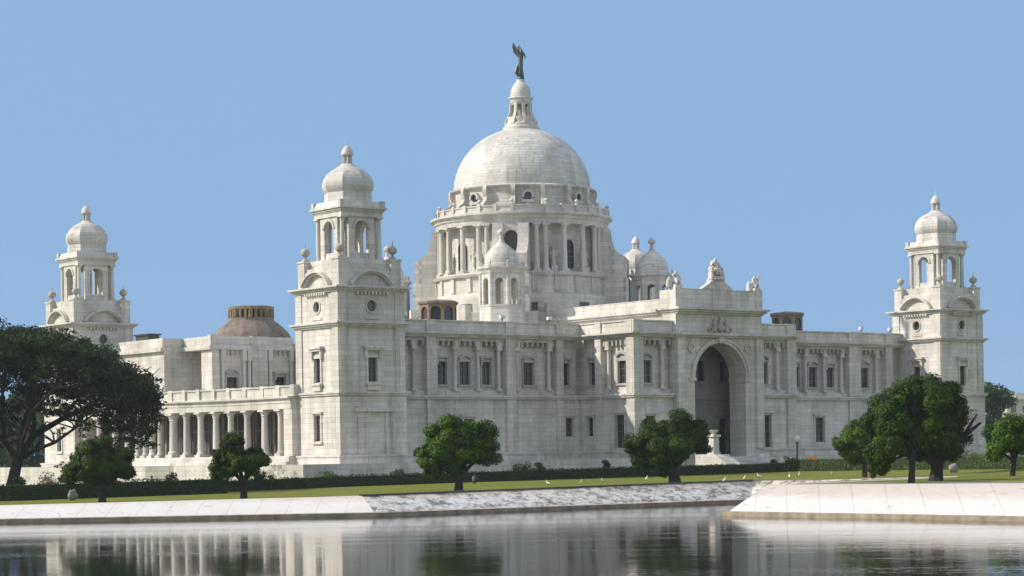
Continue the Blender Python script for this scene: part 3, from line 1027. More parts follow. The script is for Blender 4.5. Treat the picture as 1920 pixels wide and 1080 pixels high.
    # urns on the parapet corners
    for sx in (-1, 1):
        for sy in (-1, 1):
            u = MB()
            u.lathe(sx * 3.4, sy * 3.4, [(0.42, 23.65), (0.36, 23.85), (0.15, 24.0), (0.16, 24.15), (0.46, 24.4), (0.52, 24.65), (0.44, 24.9), (0.2, 25.05), (0.07, 25.15), (0.05, 25.5), (0, 25.75)], 14)
            u.build('urn', M_DARKM, body)
    # open lantern: arched walls between detached corner columns
    ln = MB()
    hz = 2.68
    for k, sd in enumerate(sides):
        sd(ln, hz - 0.15)
        e = 0.5 if k % 2 else 0.0
        ln.box(-1.66 + 0, -0.88, -0.5, 0, 23.6, 26.9); ln.box(0.88, 1.66, -0.5, 0, 23.6, 26.9)
        ln.archfill(-0.88, 0.88, 26.9, 28.2, -0.5, 0, 12)
        ln.box(-1.66, -0.88, -0.5, 0, 26.9, 28.2); ln.box(0.88, 1.66, -0.5, 0, 26.9, 28.2)
        ln.arc(0, 26.9, 0.9, 1.15, 0.002, 0.12, 12)
        ln.box(-0.88, 0.88, -0.35, -0.1, 23.6, 24.35)
    ln.world().box(-hz, hz, -hz, hz, 28.2, 28.7)
    ln.build('lantern', M_WALL, body)
    for sx in (-1, 1):
        for sy in (-1, 1):
            q = MB(); column_mb(q, sx * (hz - 0.32), sy * (hz - 0.32), 23.6, 28.2, 0.26); q.build('column', M_TRIM, body)
    cp = MB()
    for z0, z1, h in ((28.7, 28.85, 2.76), (28.85, 29.05, 2.88), (29.05, 29.25, 3.05)):
        cp.box(-h, h, -h, h, z0, z1)
    cp.taper(-2.86, 2.86, -2.86, 2.86, 29.25, 29.9, 0.3)
    for sx in (-1, 1):
        for sy in (-1, 1):
            cp.box(sx * 2.66 - 0.24, sx * 2.66 + 0.24, sy * 2.66 - 0.24, sy * 2.66 + 0.24, 29.252, 29.95)
    cp.build('upper_cornice', M_TRIM, body, smooth=0)
    dm = MB()
    dm.lathe(0, 0, [(2.72, 29.6), (2.62, 29.95), (2.62, 30.8), (2.56, 30.9), (2.76, 31.2), (2.86, 31.6), (2.84, 32.0), (2.68, 32.5), (2.38, 32.95), (1.95, 33.35), (1.45, 33.65), (0.95, 33.88), (0.72, 34.1)], 8)
    dm.build('dome', M_DOME, body, smooth=30)
    fn = MB()
    fn.lathe(0, 0, [(0.62, 34.0), (0.66, 34.15), (0.40, 34.2), (0.38, 35.05), (0.68, 35.1), (0.68, 35.2), (0.62, 35.5), (0.45, 35.85), (0.2, 36.1), (0.07, 36.2), (0.10, 36.35), (0.03, 36.5), (0.02, 36.95)], 14)
    for i in range(6):
        fn.cyl(0.52 * math.cos(i * math.pi / 3), 0.52 * math.sin(i * math.pi / 3), 34.15, 35.1, 0.08, n=6)
    fn.build('finial', M_TRIM, body)
    for k, sd in enumerate(sides[:2]):
        window(body, (lambda q, s=sd: s(q, H)), -0.6, 0.6, 10.4, 13.0, -0.35, False, 1, 2)
        w = MB(); sd(w, H)
        w.lathe(0, 0, [], 3) if False else None
        w.prism([(0.6 * math.cos(2 * math.pi * i / 20), 18.5 + 0.6 * math.sin(2 * math.pi * i / 20)) for i in range(20)], -0.4, -0.32)
        w.build('oculus', M_GLASS, body, smooth=0)
    window(body, (lambda q: q.left(-HL)), -0.62, 0.62, 4.1, 6.85, -0.35, False, 1, 2)
    return body


tw0 = tower()
TC = A_ - 4.025, B_ - 4.025
tw0.location = (-TC[0], -TC[1], 0)
for sx, sy in ((1, -1), (-1, 1), (1, 1)):
    c = copy_tree(tw0, hall)
    c.location = (sx * TC[0], sy * TC[1], {(1, -1): 0.15, (-1, 1): -0.45, (1, 1): 0.0}[sx, sy])

# ---- great dome on its drum
def ringbox(w, ang, r0, r1, half, z0, z1):
    w.polar(ang); w.box(-half, half, r0, r1, z0, z1)


drum = MB()
drum.lathe(0, 0, [(12.3, 16.0), (12.3, 22.6), (12.1, 22.8), (11.5, 22.95), (11.35, 23.1), (11.35, 25.2)], 64)
drum.lathe(0, 0, [(9.7, 25.3), (9.7, 32.4)], 64)
for k in range(4):                                            # diagonal bastions with their sweeping shoulders
    ang = R(45 + 90 * k)
    drum.polar(ang)
    drum.box(-2.6, 2.6, 9.5, 14.3, 16.0, 25.2)
    P = [(14.1, 25.2)] + [(11.9 + 2.2 * (1 - math.sin(t)) ** 1.0, 25.6 + 4.6 * (1 - math.cos(t))) for t in [R(90) * i / 10 for i in range(0, 11)]] + [(11.5, 32.0), (9.4, 32.0), (9.4, 25.2)]
    prof = [(14.1, 25.2), (14.1, 27.8), (13.85, 28.1), (13.3, 28.35), (12.7, 28.8), (12.2, 29.5), (11.9, 30.5), (11.75, 31.9), (9.5, 31.9), (9.5, 25.2)]
    # two cheeks with a niche window between them
    for a, b in ((-2.35, -0.95), (0.95, 2.35)):
        n0 = [drum.p(a, d, z) for d, z in prof]; n1 = [drum.p(b, d, z) for d, z in prof]
        drum.f(*n0); drum.f(*reversed(n1))
        for i in range(len(prof)):
            j = (i + 1) % len(prof)
            drum.f(n0[i], n1[i], n1[j], n0[j])
    drum.box(-0.95, 0.95, 9.5, 11.0, 25.2, 28.4)
    drum.box(-0.95, 0.95, 9.5, 11.55, 31.0, 31.9)
    drum.archfill(-0.95, 0.95, 30.05, 31.0, 9.5, 11.5, 10)
drum_o = drum.build('drum', M_ROUND, hall, loc=(0.4, -0.15, 0))
w = MB()
w.loop(0, 0, [(9.6, 25.2), (11.75, 25.2), (11.95, 25.5), (11.5, 25.75), (9.6, 25.75)], 72)
w.loop(0, 0, [(9.6, 31.9), (11.35, 31.9), (11.45, 32.5), (11.6, 32.55), (11.7, 32.9), (12.1, 33.1), (12.1, 33.35), (9.6, 33.35)], 72)
for i in range(24):                                           # sunk panel frames below the colonnade
    ang = 2 * math.pi * i / 24
    ringbox(w, ang, 11.3, 11.55, 0.32, 23.3, 25.2)
w.build('cornice', M_TRIM, drum_o)
for q in range(4):
    c0 = q * 90.0
    for off in (-28, -21.8, -8, 8, 21.8, 28):
        w = MB(); w.polar(R(c0 + off)); column_mb(w, 0, 10.95, 25.75, 31.9, 0.36, 16); w.build('column', M_TRIM, drum_o)
    fr = lambda mb_, a=R(c0): mb_.polar(a)
    window(drum_o, fr, -0.78, 0.78, 26.3, 30.0, 9.85, True, 1, 3)
    for s in (-1, 1):                                         # niche figures between the columns
        w = MB(); w.polar(R(c0 + s * 15))
        w.box(-0.42, 0.42, 9.6, 10.75, 25.75, 26.5)
        w.lathe(0, 10.25, [(0.34, 26.5), (0.36, 27.0), (0.26, 27.6), (0.34, 28.2), (0.38, 28.45), (0.14, 28.6), (0.17, 28.75), (0.2, 28.9), (0.12, 29.08), (0, 29.12)], 12)
        w.tube([(0.36, 10.3, 28.35), (0.44, 10.4, 27.9), (0.2, 10.65, 27.7)], [0.11, 0.1, 0.07], 6)
        w.tube([(-0.36, 10.3, 28.35), (-0.46, 10.35, 27.9), (-0.38, 10.5, 27.4)], [0.11, 0.1, 0.07], 6)
        w.build('niche_figure', M_TRIM, drum_o)
    fr2 = lambda mb_, a=R(c0 + 45): mb_.polar(a)
    window(drum_o, fr2, -0.93, 0.93, 28.4, 30.98, 10.2, True, 1, 2)

for a_, z_ in ((237.5, 20.75), (272.0, 20.8), (196.0, 20.75), (150.0, 20.75)):
    window(drum_o, (lambda q, a=R(a_): q.polar(a)), -0.75, 0.75, z_, z_ + 0.95, 12.36, False, 1, 1)
dome = MB()
prof = []
zc, rx, rz = 37.05, 9.13, 8.55
nst = 26
t1 = math.acos(2.35 / rx)
for i in range(nst):
    ta, tb = t1 * i / nst, t1 * (i + 1) / nst
    for t in (ta, (ta + tb) / 2, tb - 0.002):
        prof.append((rx * math.cos(t), zc + rz * math.sin(t)))
    prof.append((rx * math.cos(tb) - 0.035 * math.sin(tb) - 0.022, zc + rz * math.sin(tb) + 0.01))
dome.lathe(0, 0, [(9.2, 34.0), (9.25, 36.5), (9.4, 36.8), (9.2, 37.0)] + prof, 96)
dome_o = dome.build('dome', M_DOME, hall, smooth=24, loc=(0.55, -0.25, 0))
w = MB()
w.loop(0, 0, [(9.0, 33.35), (11.5, 33.35), (11.5, 33.6), (11.38, 33.65), (11.38, 34.1), (11.5, 34.15), (11.5, 34.3), (11.1, 34.3), (11.1, 33.9), (9.0, 33.9)], 72)
for i in range(32):
    ringbox(w, R(45 + 11.25 * i), 11.05, 11.58, 0.26, 33.4, 34.42)
    if i % 2 == 0: w.lathe(0, 11.3, [(0.26, 34.42), (0.14, 34.55), (0.3, 34.8), (0.18, 35.0), (0, 35.1)], 8)
w.build('balustrade', M_TRIM, dome_o)
w = MB()
for i in range(16):                                           # scroll buttresses round the foot of the dome
    ang = R(45 + 22.5 * i)
    w.polar(ang)
    pr = [(9.1, 33.9), (10.8, 33.9), (10.8, 34.3), (10.5, 34.75), (10.05, 35.0), (9.75, 35.6), (9.98, 36.2), (9.95, 36.8), (9.7, 37.2), (9.1, 37.25)]
    n0 = [w.p(-0.27, d, z) for d, z in pr]; n1 = [w.p(0.27, d, z) for d, z in pr]
    w.f(*n0); w.f(*reversed(n1))
    for a in range(len(pr)):
        b = (a + 1) % len(pr)
        w.f(n0[a], n1[a], n1[b], n0[b])
w.loop(0, 0, [(9.1, 36.8), (9.7, 36.85), (9.8, 37.05), (9.5, 37.2), (9.05, 37.25)], 72)
w.build('scroll_ring', M_TRIM, dome_o)
for i in range(8):                                            # hooded round windows between the scrolls
    ang = R(45 + 11.25 + 45 * i)
    w = MB(); w.polar(ang)
    w.m = 0
    w.arc(0, 35.6, 0.48, 0.74, 9.1, 9.75, 16, R(-20), R(200)); w.box(-0.74, 0.74, 9.1, 9.8, 34.75, 35.05)
    w.m = 1
    w.prism([(0.44 * math.cos(2 * math.pi * k / 14), 35.58 + 0.56 * math.sin(2 * math.pi * k / 14)) for k in range(14)], 9.2, 9.45)
    w.build('round_window', [M_TRIM, M_GLASS], dome_o)
# lantern on the crown
w = MB()
w.lathe(0, 0, [(2.45, 45.4), (2.45, 46.0), (2.25, 46.2), (2.2, 46.5), (1.95, 46.7), (1.9, 47.4)], 24)
for i in range(8):
    ang = R(22.5 + 45 * i)
    w.polar(ang)
    pr = [(1.2, 46.4), (2.25, 46.4), (2.2, 46.9), (1.85, 47.5), (1.55, 48.1), (1.5, 49.3), (1.2, 49.3)]
    n0 = [w.p(-0.2, d, z) for d, z in pr]; n1 = [w.p(0.2, d, z) for d, z in pr]
    w.f(*n0); w.f(*reversed(n1))
    for a in range(len(pr)):
        b = (a + 1) % len(pr); w.f(n0[a], n1[a], n1[b], n0[b])
    w.polar(R(45 * i))
    w.archfill(-0.36, 0.36, 48.75, 49.3, 1.05, 1.32, 8)
w.world()
w.loop(0, 0, [(0.9, 49.3), (1.42, 49.3), (1.5, 49.7), (1.72, 49.9), (1.68, 50.05), (0.9, 50.05)], 32)
w.lathe(0, 0, [(0.62, 47.3), (0.62, 49.6)], 12)
crown = w.build('crown_lantern', M_TRIM, dome_o, loc=(0, 0, -0.4))
w = MB()
w.lathe(0, 0, [(1.35, 50.05), (1.38, 50.5), (1.28, 51.1), (1.0, 51.7), (0.62, 52.1), (0.5, 52.35), (0.5, 52.5)], 28)
w.build('cupola', M_DOME, dome_o, loc=(0, 0, -0.4))

# ---- domed kiosks on the diagonals
def turret():
    w = MB()
    R8 = 2.75
    ph = R(22.5)
    w.lathe(0, 0, [(2.95, 15.5), (2.95, 20.7), (3.05, 20.75), (3.05, 20.95)], 8, ph=ph)
    for i in range(8):
        a = R(45 * i)
        w.polar(a)
        ap = R8 * math.cos(ph); hw = R8 * math.sin(ph)
        w.box(-hw, -0.52, ap - 0.35, ap, 20.95, 23.75); w.box(0.52, hw, ap - 0.35, ap, 20.95, 23.75)
        w.archfill(-0.52, 0.52, 23.75, 24.9, ap - 0.35, ap, 10)
        w.box(-hw, -0.52, ap - 0.35, ap, 23.75, 24.9); w.box(0.52, hw, ap - 0.35, ap, 23.75, 24.9)
        w.polar(a + ph)
        w.cyl(0, R8 + 0.02, 20.95, 24.9, 0.2, n=8)
    w.world()
    t = w.build('turret', M_WALL, hall)
    c = MB()
    c.loop(0, 0, [(1.2, 24.9), (2.85, 24.9), (2.95, 25.2), (3.25, 25.45), (3.25, 25.7), (2.6, 25.75), (1.2, 25.75)], 8, ph=ph)
    for i in range(8):
        c.polar(R(45 * i) + ph)
        c.lathe(0, 2.85, [(0.16, 25.7), (0.1, 25.95), (0.16, 26.2), (0, 26.5)], 8)
    c.build('cornice', M_TRIM, t, smooth=30)
    d = MB()
    d.lathe(0, 0, [(2.35, 25.7), (2.3, 26.05), (2.15, 26.15), (2.15, 26.6), (2.02, 27.1), (1.72, 27.65), (1.3, 28.1), (0.85, 28.45), (0.5, 28.75), (0.38, 29.0)], 28)
    d.build('dome', M_DOME, t)
    f = MB()
    f.lathe(0, 0, [(0.42, 28.9), (0.26, 29.1), (0.24, 29.7), (0.46, 29.85), (0.5, 30.1), (0.34, 30.35), (0.08, 30.5), (0, 30.75)], 12)
    f.build('finial', M_TRIM, t)
    return t


t0 = turret()
for k in range(4):
    t = t0 if k == 0 else copy_tree(t0, hall)
    a = R(225 + 90 * k)
    t.location = (17.7 * math.cos(a), 17.7 * math.sin(a), 0)

# square podium under the drum
w = MB()
for k in range(4):
    w.polar(R(45 + 90 * k)); w.box(-4.2, 4.2, 9.0, 15.2, 15.9, 20.3)
w.lathe(0, 0, [(14.6, 15.9), (14.6, 20.0), (14.1, 20.3), (13.0, 20.3)], 8, ph=R(22.5))
for i in range(8):
    w.polar(R(22.5 + 45 * i)); w.box(-0.5, 0.5, 13.4, 14.9, 15.9, 21.4)
w.build('podium', M_WALL, hall, smooth=30)

# ---- brown skylight lanterns on the wing roofs
def roof_lantern():
    w = MB()
    ph = R(22.5)
    Ro = 2.2
    ap, hw = Ro * math.cos(ph), Ro * math.sin(ph)
    w.m = 0
    w.lathe(0, 0, [(Ro + 0.3, 16.4), (Ro + 0.3, 17.7), (Ro, 17.75), (Ro, 17.95)], 8, ph=ph)
    for i in range(8):
        w.polar(R(45 * i))
        for a, b in ((-hw, -0.62), (0.62, hw)):
            w.box(a, b, ap - 0.3, ap, 17.95, 19.45)
        w.archfill(-0.62, 0.62, 19.1, 19.9, ap - 0.3, ap, 8)
        w.box(-hw, -0.62, ap - 0.3, ap, 19.45, 19.9); w.box(0.62, hw, ap - 0.3, ap, 19.45, 19.9)
        w.m = 1
        w.prism([(-0.6, 17.96), (0.6, 17.96)] + [(0.6 * math.cos(math.pi * k / 8), 19.1 + 0.6 * math.sin(math.pi * k / 8)) for k in range(9)], ap - 0.26, ap - 0.2)
        w.m = 0
    w.world()
    w.m = 2
    w.lathe(0, 0, [(Ro + 0.02, 19.9), (Ro + 0.22, 20.05), (Ro + 0.25, 20.25), (Ro - 0.1, 20.4), (0.2, 20.6)], 8, ph=ph)
    return w.build('roof_lantern', [M_OCHRE, M_GLASS, M_BROWN], hall, smooth=0)


rl = roof_lantern()
rl.location = (-29.1, -21.8, 0.0)
c = copy_tree(rl, hall); c.location = (28.0, -21.8, 0.1)

# ---- west pavilion: a flat front over the terrace, and its brown stepped dome
YP = 5.4
PAV = lambda w: w.front(YP)
w = MB(); PAV(w)
pw = [(-41.75, -40.1, 10.0, 12.45), (-34.75, -33.2, 10.15, 12.5)]
w.wall((-43.9, -31.9), (-0.9, 15.8), pw, -1.0, 0.0)
for a, b in ((-43.9, -42.9), (-38.2, -36.0)):
    w.box(a, b, 0.002, 0.3, 9.0, 15.8)
for a, b, *_ in pw:
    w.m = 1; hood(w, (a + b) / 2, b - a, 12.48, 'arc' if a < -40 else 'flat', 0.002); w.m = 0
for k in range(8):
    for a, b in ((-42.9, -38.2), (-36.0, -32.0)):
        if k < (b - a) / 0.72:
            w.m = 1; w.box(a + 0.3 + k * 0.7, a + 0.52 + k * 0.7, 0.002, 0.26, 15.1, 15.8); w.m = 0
w.world()
w.box(-43.9, -42.7, YP + 1.0, YP + 2.3, -0.9, 15.8)              # the corner pier and the void behind it
w.box(-41.0, -40.4, YP + 1.0, 12.5, -0.9, 15.8)
w.box(-44.3, -40.4, YP - 0.45, 12.48, 15.803, 16.3); w.box(-40.4, -32, YP - 0.45, YP + 1.0, 15.803, 16.3)
w.box(-43.9, -43.5, YP + 0.4, 12.45, 16.3, 17.45); w.box(-43.9, -32, YP - 0.05, YP + 0.4, 16.3, 17.45)
w.box(-44.0, -43.3, YP - 0.2, YP + 0.6, 16.3, 17.62); w.box(-38.2, -36.0, YP - 0.2, YP + 0.41, 16.3, 17.5)
pav_o = w.build('west_pavilion', [M_WALL, M_HOOD], hall, smooth=0)
for a, b, za, zb in pw:
    window(pav_o, PAV, a, b, za, zb, -0.45, False, 1, 2)
for u in (-42.35, -39.35, -38.6, -35.55, -32.5):
    q = MB(); PAV(q); column_mb(q, u, 0.25, 9.1, 14.6, 0.22); q.box(u - 0.3, u + 0.3, 0.002, 0.5, 14.6, 15.8); q.build('column', M_TRIM, pav_o)
w = MB()
w.lathe(0, 0, [(5.5, 16.0), (5.15, 17.6), (4.8, 18.2), (4.2, 18.8), (3.55, 19.35), (2.95, 19.8), (2.9, 20.05), (2.9, 20.15)], 16)
for i in range(8):
    w.polar(R(260 + 45 * i))
    ap, hw = 2.85 * math.cos(R(22.5)), 2.85 * math.sin(R(22.5))
    w.m = 1
    for k in range(4):
        uc = -hw + k * 2 * hw / 3
        w.box(uc - 0.15, uc + 0.15, ap - 0.4, ap, 20.15, 21.15)
    w.m = 0
w.world(); w.m = 1
w.lathe(0, 0, [(2.75, 21.15), (2.87, 21.2), (2.9, 21.55), (2.65, 21.65), (0.1, 21.75)], 8, ph=R(237.5))
w.m = 0
w.lathe(0, 0, [(2.3, 20.0), (2.3, 21.2)], 8, ph=R(237.5))
w.build('brown_dome', [M_BROWN, M_OCHRE], hall, smooth=0, loc=(-34.7, 11.0, 0))

# ---- west colonnade, bowed outwards between the towers
PATH = [(-52.1, -26.8), (-52.06, -23.8), (-51.95, -20.2), (-52.15, -16.8), (-52.55, -13.9), (-53.1, -11.5), (-53.7, -9.1), (-54.2, -6.7),
        (-54.45, -4.1), (-53.95, -0.1), (-53.1, 3.5), (-52.15, 6.9), (-51.4, 10.3), (-51.0, 13.7), (-50.9, 17.2), (-51.2, 20.8), (-51.4, 24.0), (-51.4, 26.9)]
# outwards is to the right when travelling +Y from -Y with X decreasing -> left of travel is -X
w = MB()
w.sweep([(0.55, 7.75), (0.55, 8.35), (0.62, 8.4), (0.62, 8.75), (0.95, 8.9), (0.95, 9.1), (-0.6, 9.1), (-0.6, 7.75)], PATH)
w.sweep([(0.3, 9.1), (0.3, 10.1), (0.42, 10.12), (0.42, 10.28), (-0.3, 10.28), (-0.3, 9.1)], PATH)
for x, y in PATH:
    w.box(x - 0.42, x + 0.42, y - 0.4, y + 0.4, 9.1, 10.36)
w.sweep([(0.9, 2.0), (0.9, 2.5), (0.75, 2.6), (-4.4, 2.6), (-4.4, 2.0)], PATH)
w.sweep([(1.3, -0.9), (1.3, 2.0), (-4.4, 2.0), (-4.4, -0.9)], PATH)
w.sweep([(-0.6, 8.6), (-0.6, 9.0), (-12.0, 9.0), (-12.0, 8.6)], PATH[:-1])
coln = w.build('colonnade', M_WALL, hall, smooth=20)
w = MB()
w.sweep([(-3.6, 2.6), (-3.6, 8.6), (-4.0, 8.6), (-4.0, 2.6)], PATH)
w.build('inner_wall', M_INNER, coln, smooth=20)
for i, (x, y) in enumerate(PATH[1:-1]):
    w = MB()
    k = 1.0
    column_mb(w, x, y, 2.6, 7.75, 0.40 if i != 7 else 0.52, 16)
    w.build('column', M_TRIM, coln)
for (xa, ya), (xb, yb_) in zip(PATH, PATH[1:]):               # framed dark panels added to stand for the shade behind the columns
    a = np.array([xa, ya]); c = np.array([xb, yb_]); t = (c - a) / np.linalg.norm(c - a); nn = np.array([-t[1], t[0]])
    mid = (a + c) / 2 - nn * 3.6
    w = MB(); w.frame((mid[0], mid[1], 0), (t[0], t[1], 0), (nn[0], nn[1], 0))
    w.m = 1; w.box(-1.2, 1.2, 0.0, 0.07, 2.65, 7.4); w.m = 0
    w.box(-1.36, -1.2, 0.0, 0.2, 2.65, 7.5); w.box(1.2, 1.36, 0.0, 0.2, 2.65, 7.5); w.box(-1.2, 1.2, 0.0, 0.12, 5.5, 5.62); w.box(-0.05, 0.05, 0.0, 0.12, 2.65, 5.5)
    w.build('inner_dark_panel', [M_INNER, M_SHADE_PANEL], coln, smooth=0)
w = MB(); w.world(); w.box(-52.6, -51.2, -26.9, -25.2, 2.6, 7.75); w.build('end_pier', M_WALL, coln, smooth=0)

# ---- terrace and stairs
w = MB()
w.sweep([(0.0, -1.2), (0.0, 1.45), (0.15, 1.5), (0.15, 1.7), (-0.5, 1.7), (-0.5, -1.2)], [(-36, -38.6), (-58.5, -38.6), (-58.5, -12), (-60.5, -9), (-60.5, 6), (-58.5, 9), (-58.5, 40)][::-1])
w.box(-58.2, 57, -38.3, 40, -1.2, 1.2)
w.box(-36, 57, -38.6, -38.3, -1.2, 1.72)
w.box(-60.2, -58.2, -9, 6, -1.2, 1.2)
w.build('terrace', M_WALL, hall, smooth=20)
w = MB()
for i in range(11):                                             # broad steps up to the arch
    w.box(-5.2, 6.0, -B_ - 13.2 + i * 0.75, -B_ - 3.72, -0.9 + i * 0.235, -0.9 + (i + 1) * 0.235)
w.box(-4.1, 4.1, -B_ - 3.72, -B_ + 1.3, -0.9, 1.62)
for sx in (-1,):
    a, b = sorted((sx * 5.2, sx * 7.4))
    w.left(0)
    w.frame((0, 0, 0), (0, -1, 0), (1, 0, 0))
    w.prism([(B_ + 3.8, -0.9), (B_ + 14.2, -0.9), (B_ + 14.2, 0.2), (B_ + 13.2, 0.4), (B_ + 10.4, 2.0), (B_ + 3.8, 2.0)], a, b)
    w.world()
w.build('stairs', M_WALL, hall, smooth=0)
for sx in (-1,):
    w = MB()
    x, y = sx * 6.75, -B_ - 9.6
    w.box(x - 0.55, x + 0.55, y - 0.55, y + 0.55, -0.6, 2.25); w.taper(x - 0.45, x + 0.45, y - 0.45, y + 0.45, 2.25, 4.0, 0.05)
    w.box(x - 0.6, x + 0.6, y - 0.6, y + 0.6, 4.0, 4.25)
    w.lathe(x, y, [(0.36, 4.25), (0.2, 4.35), (0.4, 4.5), (0.55, 4.68), (0.58, 4.76), (0.25, 4.8)], 14)
    w.build('stair_pedestal', M_TRIM, hall)

# ================================================================== ROOF STATUES
def skin_figure(name, joints, edges, radii, mat, parent=None, sub=1):
    me = bpy.data.meshes.new(name)
    me.from_pydata(joints, edges, [])
    o = bpy.data.objects.new(name, me)
    COL.objects.link(o)
    sk = o.modifiers.new('skin', 'SKIN'); sk.use_smooth_shade = True
    for v, r in zip(me.skin_vertices[0].data, radii):
        v.radius = (r, r)
    me.skin_vertices[0].data[0].use_root = True
    if sub:
        ss = o.modifiers.new('subsurf', 'SUBSURF'); ss.levels = sub; ss.render_levels = sub
    dg = bpy.context.evaluated_depsgraph_get()
    me2 = bpy.data.meshes.new_from_object(o.evaluated_get(dg))
    o.modifiers.clear()
    o.data = me2
    me2.materials.clear(); me2.materials.append(mat)
    if parent is not None: o.parent = parent
    return o


# figures are laid out facing the camera side: sv = right, FWD = towards the viewer
def pose(c, pts, sv=RT, fv=-FW, k=1.0):
    return [tuple(np.array(c) + k * (sv * a + fv * b + UP * h)) for a, b, h in pts]


# bronze angel on the dome: robed standing figure, wings raised to the left, long trumpet
ang = empty('angel_statue', (0, 0, 52.5))
ang.location = (0.6, -0.3, 52.1)
tag(ang, 'dark bronze winged angel statue blowing a trumpet on top of the great dome', 'statue')
C0 = (0, 0, 0)
J = [(0, 0, 2.3), (0.0, 0.0, 1.6), (-0.08, 0, 0.8), (-0.12, 0, 0.2), (0.04, 0, 2.9), (0.1, 0.02, 3.45), (0.12, 0.04, 3.78), (0.14, 0.06, 4.05),
     (0.45, 0.1, 3.4), (0.62, 0.2, 3.0), (0.5, 0.35, 2.65), (-0.2, 0.1, 3.4), (-0.32, 0.3, 3.75), (-0.12, 0.42, 4.1), (0.1, 0, 0.9), (0.16, 0.02, 0.25)]
E_ = [(0, 1), (1, 2), (2, 3), (0, 4), (4, 5), (5, 6), (6, 7), (5, 8), (8, 9), (9, 10), (5, 11), (11, 12), (12, 13), (1, 14), (14, 15)]
RD = [0.34, 0.36, 0.30, 0.34, 0.30, 0.30, 0.12, 0.24, 0.14, 0.11, 0.08, 0.14, 0.11, 0.08, 0.30, 0.32]
body = skin_figure('robed_body', pose(C0, J), E_, RD, M_BRONZE, ang)
for s, tip in ((-1, (-0.95, -0.5, 5.1)), (1, (-0.35, -0.75, 4.75))):
    w = MB()
    root = [(-0.02, -0.15, 3.5), (-0.1, -0.2, 2.7)]
    pts = [(-0.02, -0.15, 3.55), (tip[0] * 0.55, tip[1] * 0.6, 4.35), (tip[0], tip[1], tip[2]), (tip[0] * 1.15, tip[1], tip[2] - 0.7), (tip[0] * 0.95, tip[1], tip[2] - 1.4), (-0.12, -0.25, 2.75)]
    Pa = pose(C0, pts); Pb = [tuple(np.array(q) + (-FW) * -0.14) for q in Pa]
    ia = [w.p(*q) for q in Pa]; ib = [w.p(*q) for q in Pb]
    w.f(*ia); w.f(*reversed(ib))
    for i in range(len(ia)):
        j = (i + 1) % len(ia); w.f(ia[i], ib[i], ib[j], ia[j])
    w.build('wing', M_BRONZE, ang, smooth=0)
w = MB()
w.tube(pose(C0, [(0.12, 0.3, 3.98), (-0.1, 0.75, 4.2), (-0.25, 1.0, 4.32)]), [0.05, 0.06, 0.16], 8)
w.build('trumpet', M_BRONZE, ang)
w = MB(); w.lathe(0, 0, [(0.48, 0), (0.5, 0.12), (0.42, 0.3), (0.46, 0.42)], 14)
w.tube(pose(C0, [(-0.25, 0.0, 0.4), (-0.55, -0.1, 1.0), (-0.42, -0.1, 1.7), (-0.15, -0.05, 2.1)]), [0.2, 0.3, 0.22, 0.1], 8)   # swept drapery
w.build('base', M_BRONZE, ang)


def seated(name, loc, k, label, wings=False, sv=None, mirror=1, extra=True):
    o = empty(name, loc)
    tag(o, label, 'statue', 'white sculptures on the entrance roofline')
    m_ = mirror
    J = [(0, 0, 1.0), (0, -0.02, 1.45), (0, 0, 1.8), (0.0, 0.02, 2.05), (0.02, 0.05, 2.3), (0.22, 0.5, 1.0), (0.24, 0.55, 0.35), (-0.22, 0.5, 1.0), (-0.26, 0.6, 0.4),
         (0.38, 0.05, 1.75), (0.55, 0.25, 1.4), (0.5, 0.5, 1.15), (-0.38, 0.05, 1.75), (-0.6, 0.1, 1.5), (-0.62, 0.35, 1.75)]
    E2 = [(0, 1), (1, 2), (2, 3), (3, 4), (0, 5), (5, 6), (0, 7), (7, 8), (2, 9), (9, 10), (10, 11), (2, 12), (12, 13), (13, 14)]
    RR = [0.4, 0.34, 0.34, 0.13, 0.23, 0.24, 0.22, 0.24, 0.22, 0.17, 0.13, 0.09, 0.17, 0.13, 0.09]
    J = [(m_ * a, b, h) for a, b, h in J]
    skin_figure('seated_body', pose((0, 0, 0), J, np.array([1., 0, 0]), np.array([0, -1., 0]), k), E2, [r * k for r in RR], M_TRIM, o)
    w = MB()
    w.frame((0, 0, 0), (1, 0, 0), (0, -1, 0))
    w.taper(-0.7 * k, 0.7 * k, -0.5 * k, 0.75 * k, 0, 0.35 * k, 0.06 * k)
    w.box(-0.4 * k, 0.4 * k, -0.42 * k, 0.3 * k, 0.35 * k, 0.75 * k)
    if extra:
        w.lathe(m_ * 0.62 * k, 0.1 * k, [(0.16 * k, 0.35 * k), (0.22 * k, 0.7 * k), (0.14 * k, 1.0 * k), (0.17 * k, 1.2 * k), (0.02, 1.4 * k)], 10)
    w.build('seat', M_TRIM, o)
    return o


w = MB(); w.world()
pl = MB(); pl.front(YE)
pl.taper(-1.55, 1.55, -1.25, 0.08, 21.6, 22.0, 0.12); pl.box(-1.0, 1.0, -1.1, -0.05, 22.0, 22.75)
pl.prism([(-2.6, 21.6), (-1.0, 21.6), (-1.0, 22.6), (-1.5, 22.2)], -0.95, -0.15); pl.prism([(2.6, 21.6), (1.0, 21.6), (1.0, 22.6), (1.5, 22.2)], -0.95, -0.15)
pl.build('statue_plinth', M_WALL, entrance, smooth=0)
sm = seated('sculpture_group', (0, YE + 0.6, 22.75), 1.12, 'tall white seated figure statue on the middle plinth above the entrance arch')
w = MB(); w.frame((0, 0, 0), (1, 0, 0), (0, -1, 0))
for s in (-1, 1):                                   # carved drapery and child figures at its knees
    w.lathe(s * 0.8, 0.35, [(0.3, 0), (0.34, 0.4), (0.22, 0.8), (0.27, 1.05), (0.1, 1.15), (0.16, 1.3), (0.15, 1.45), (0, 1.55)], 10)
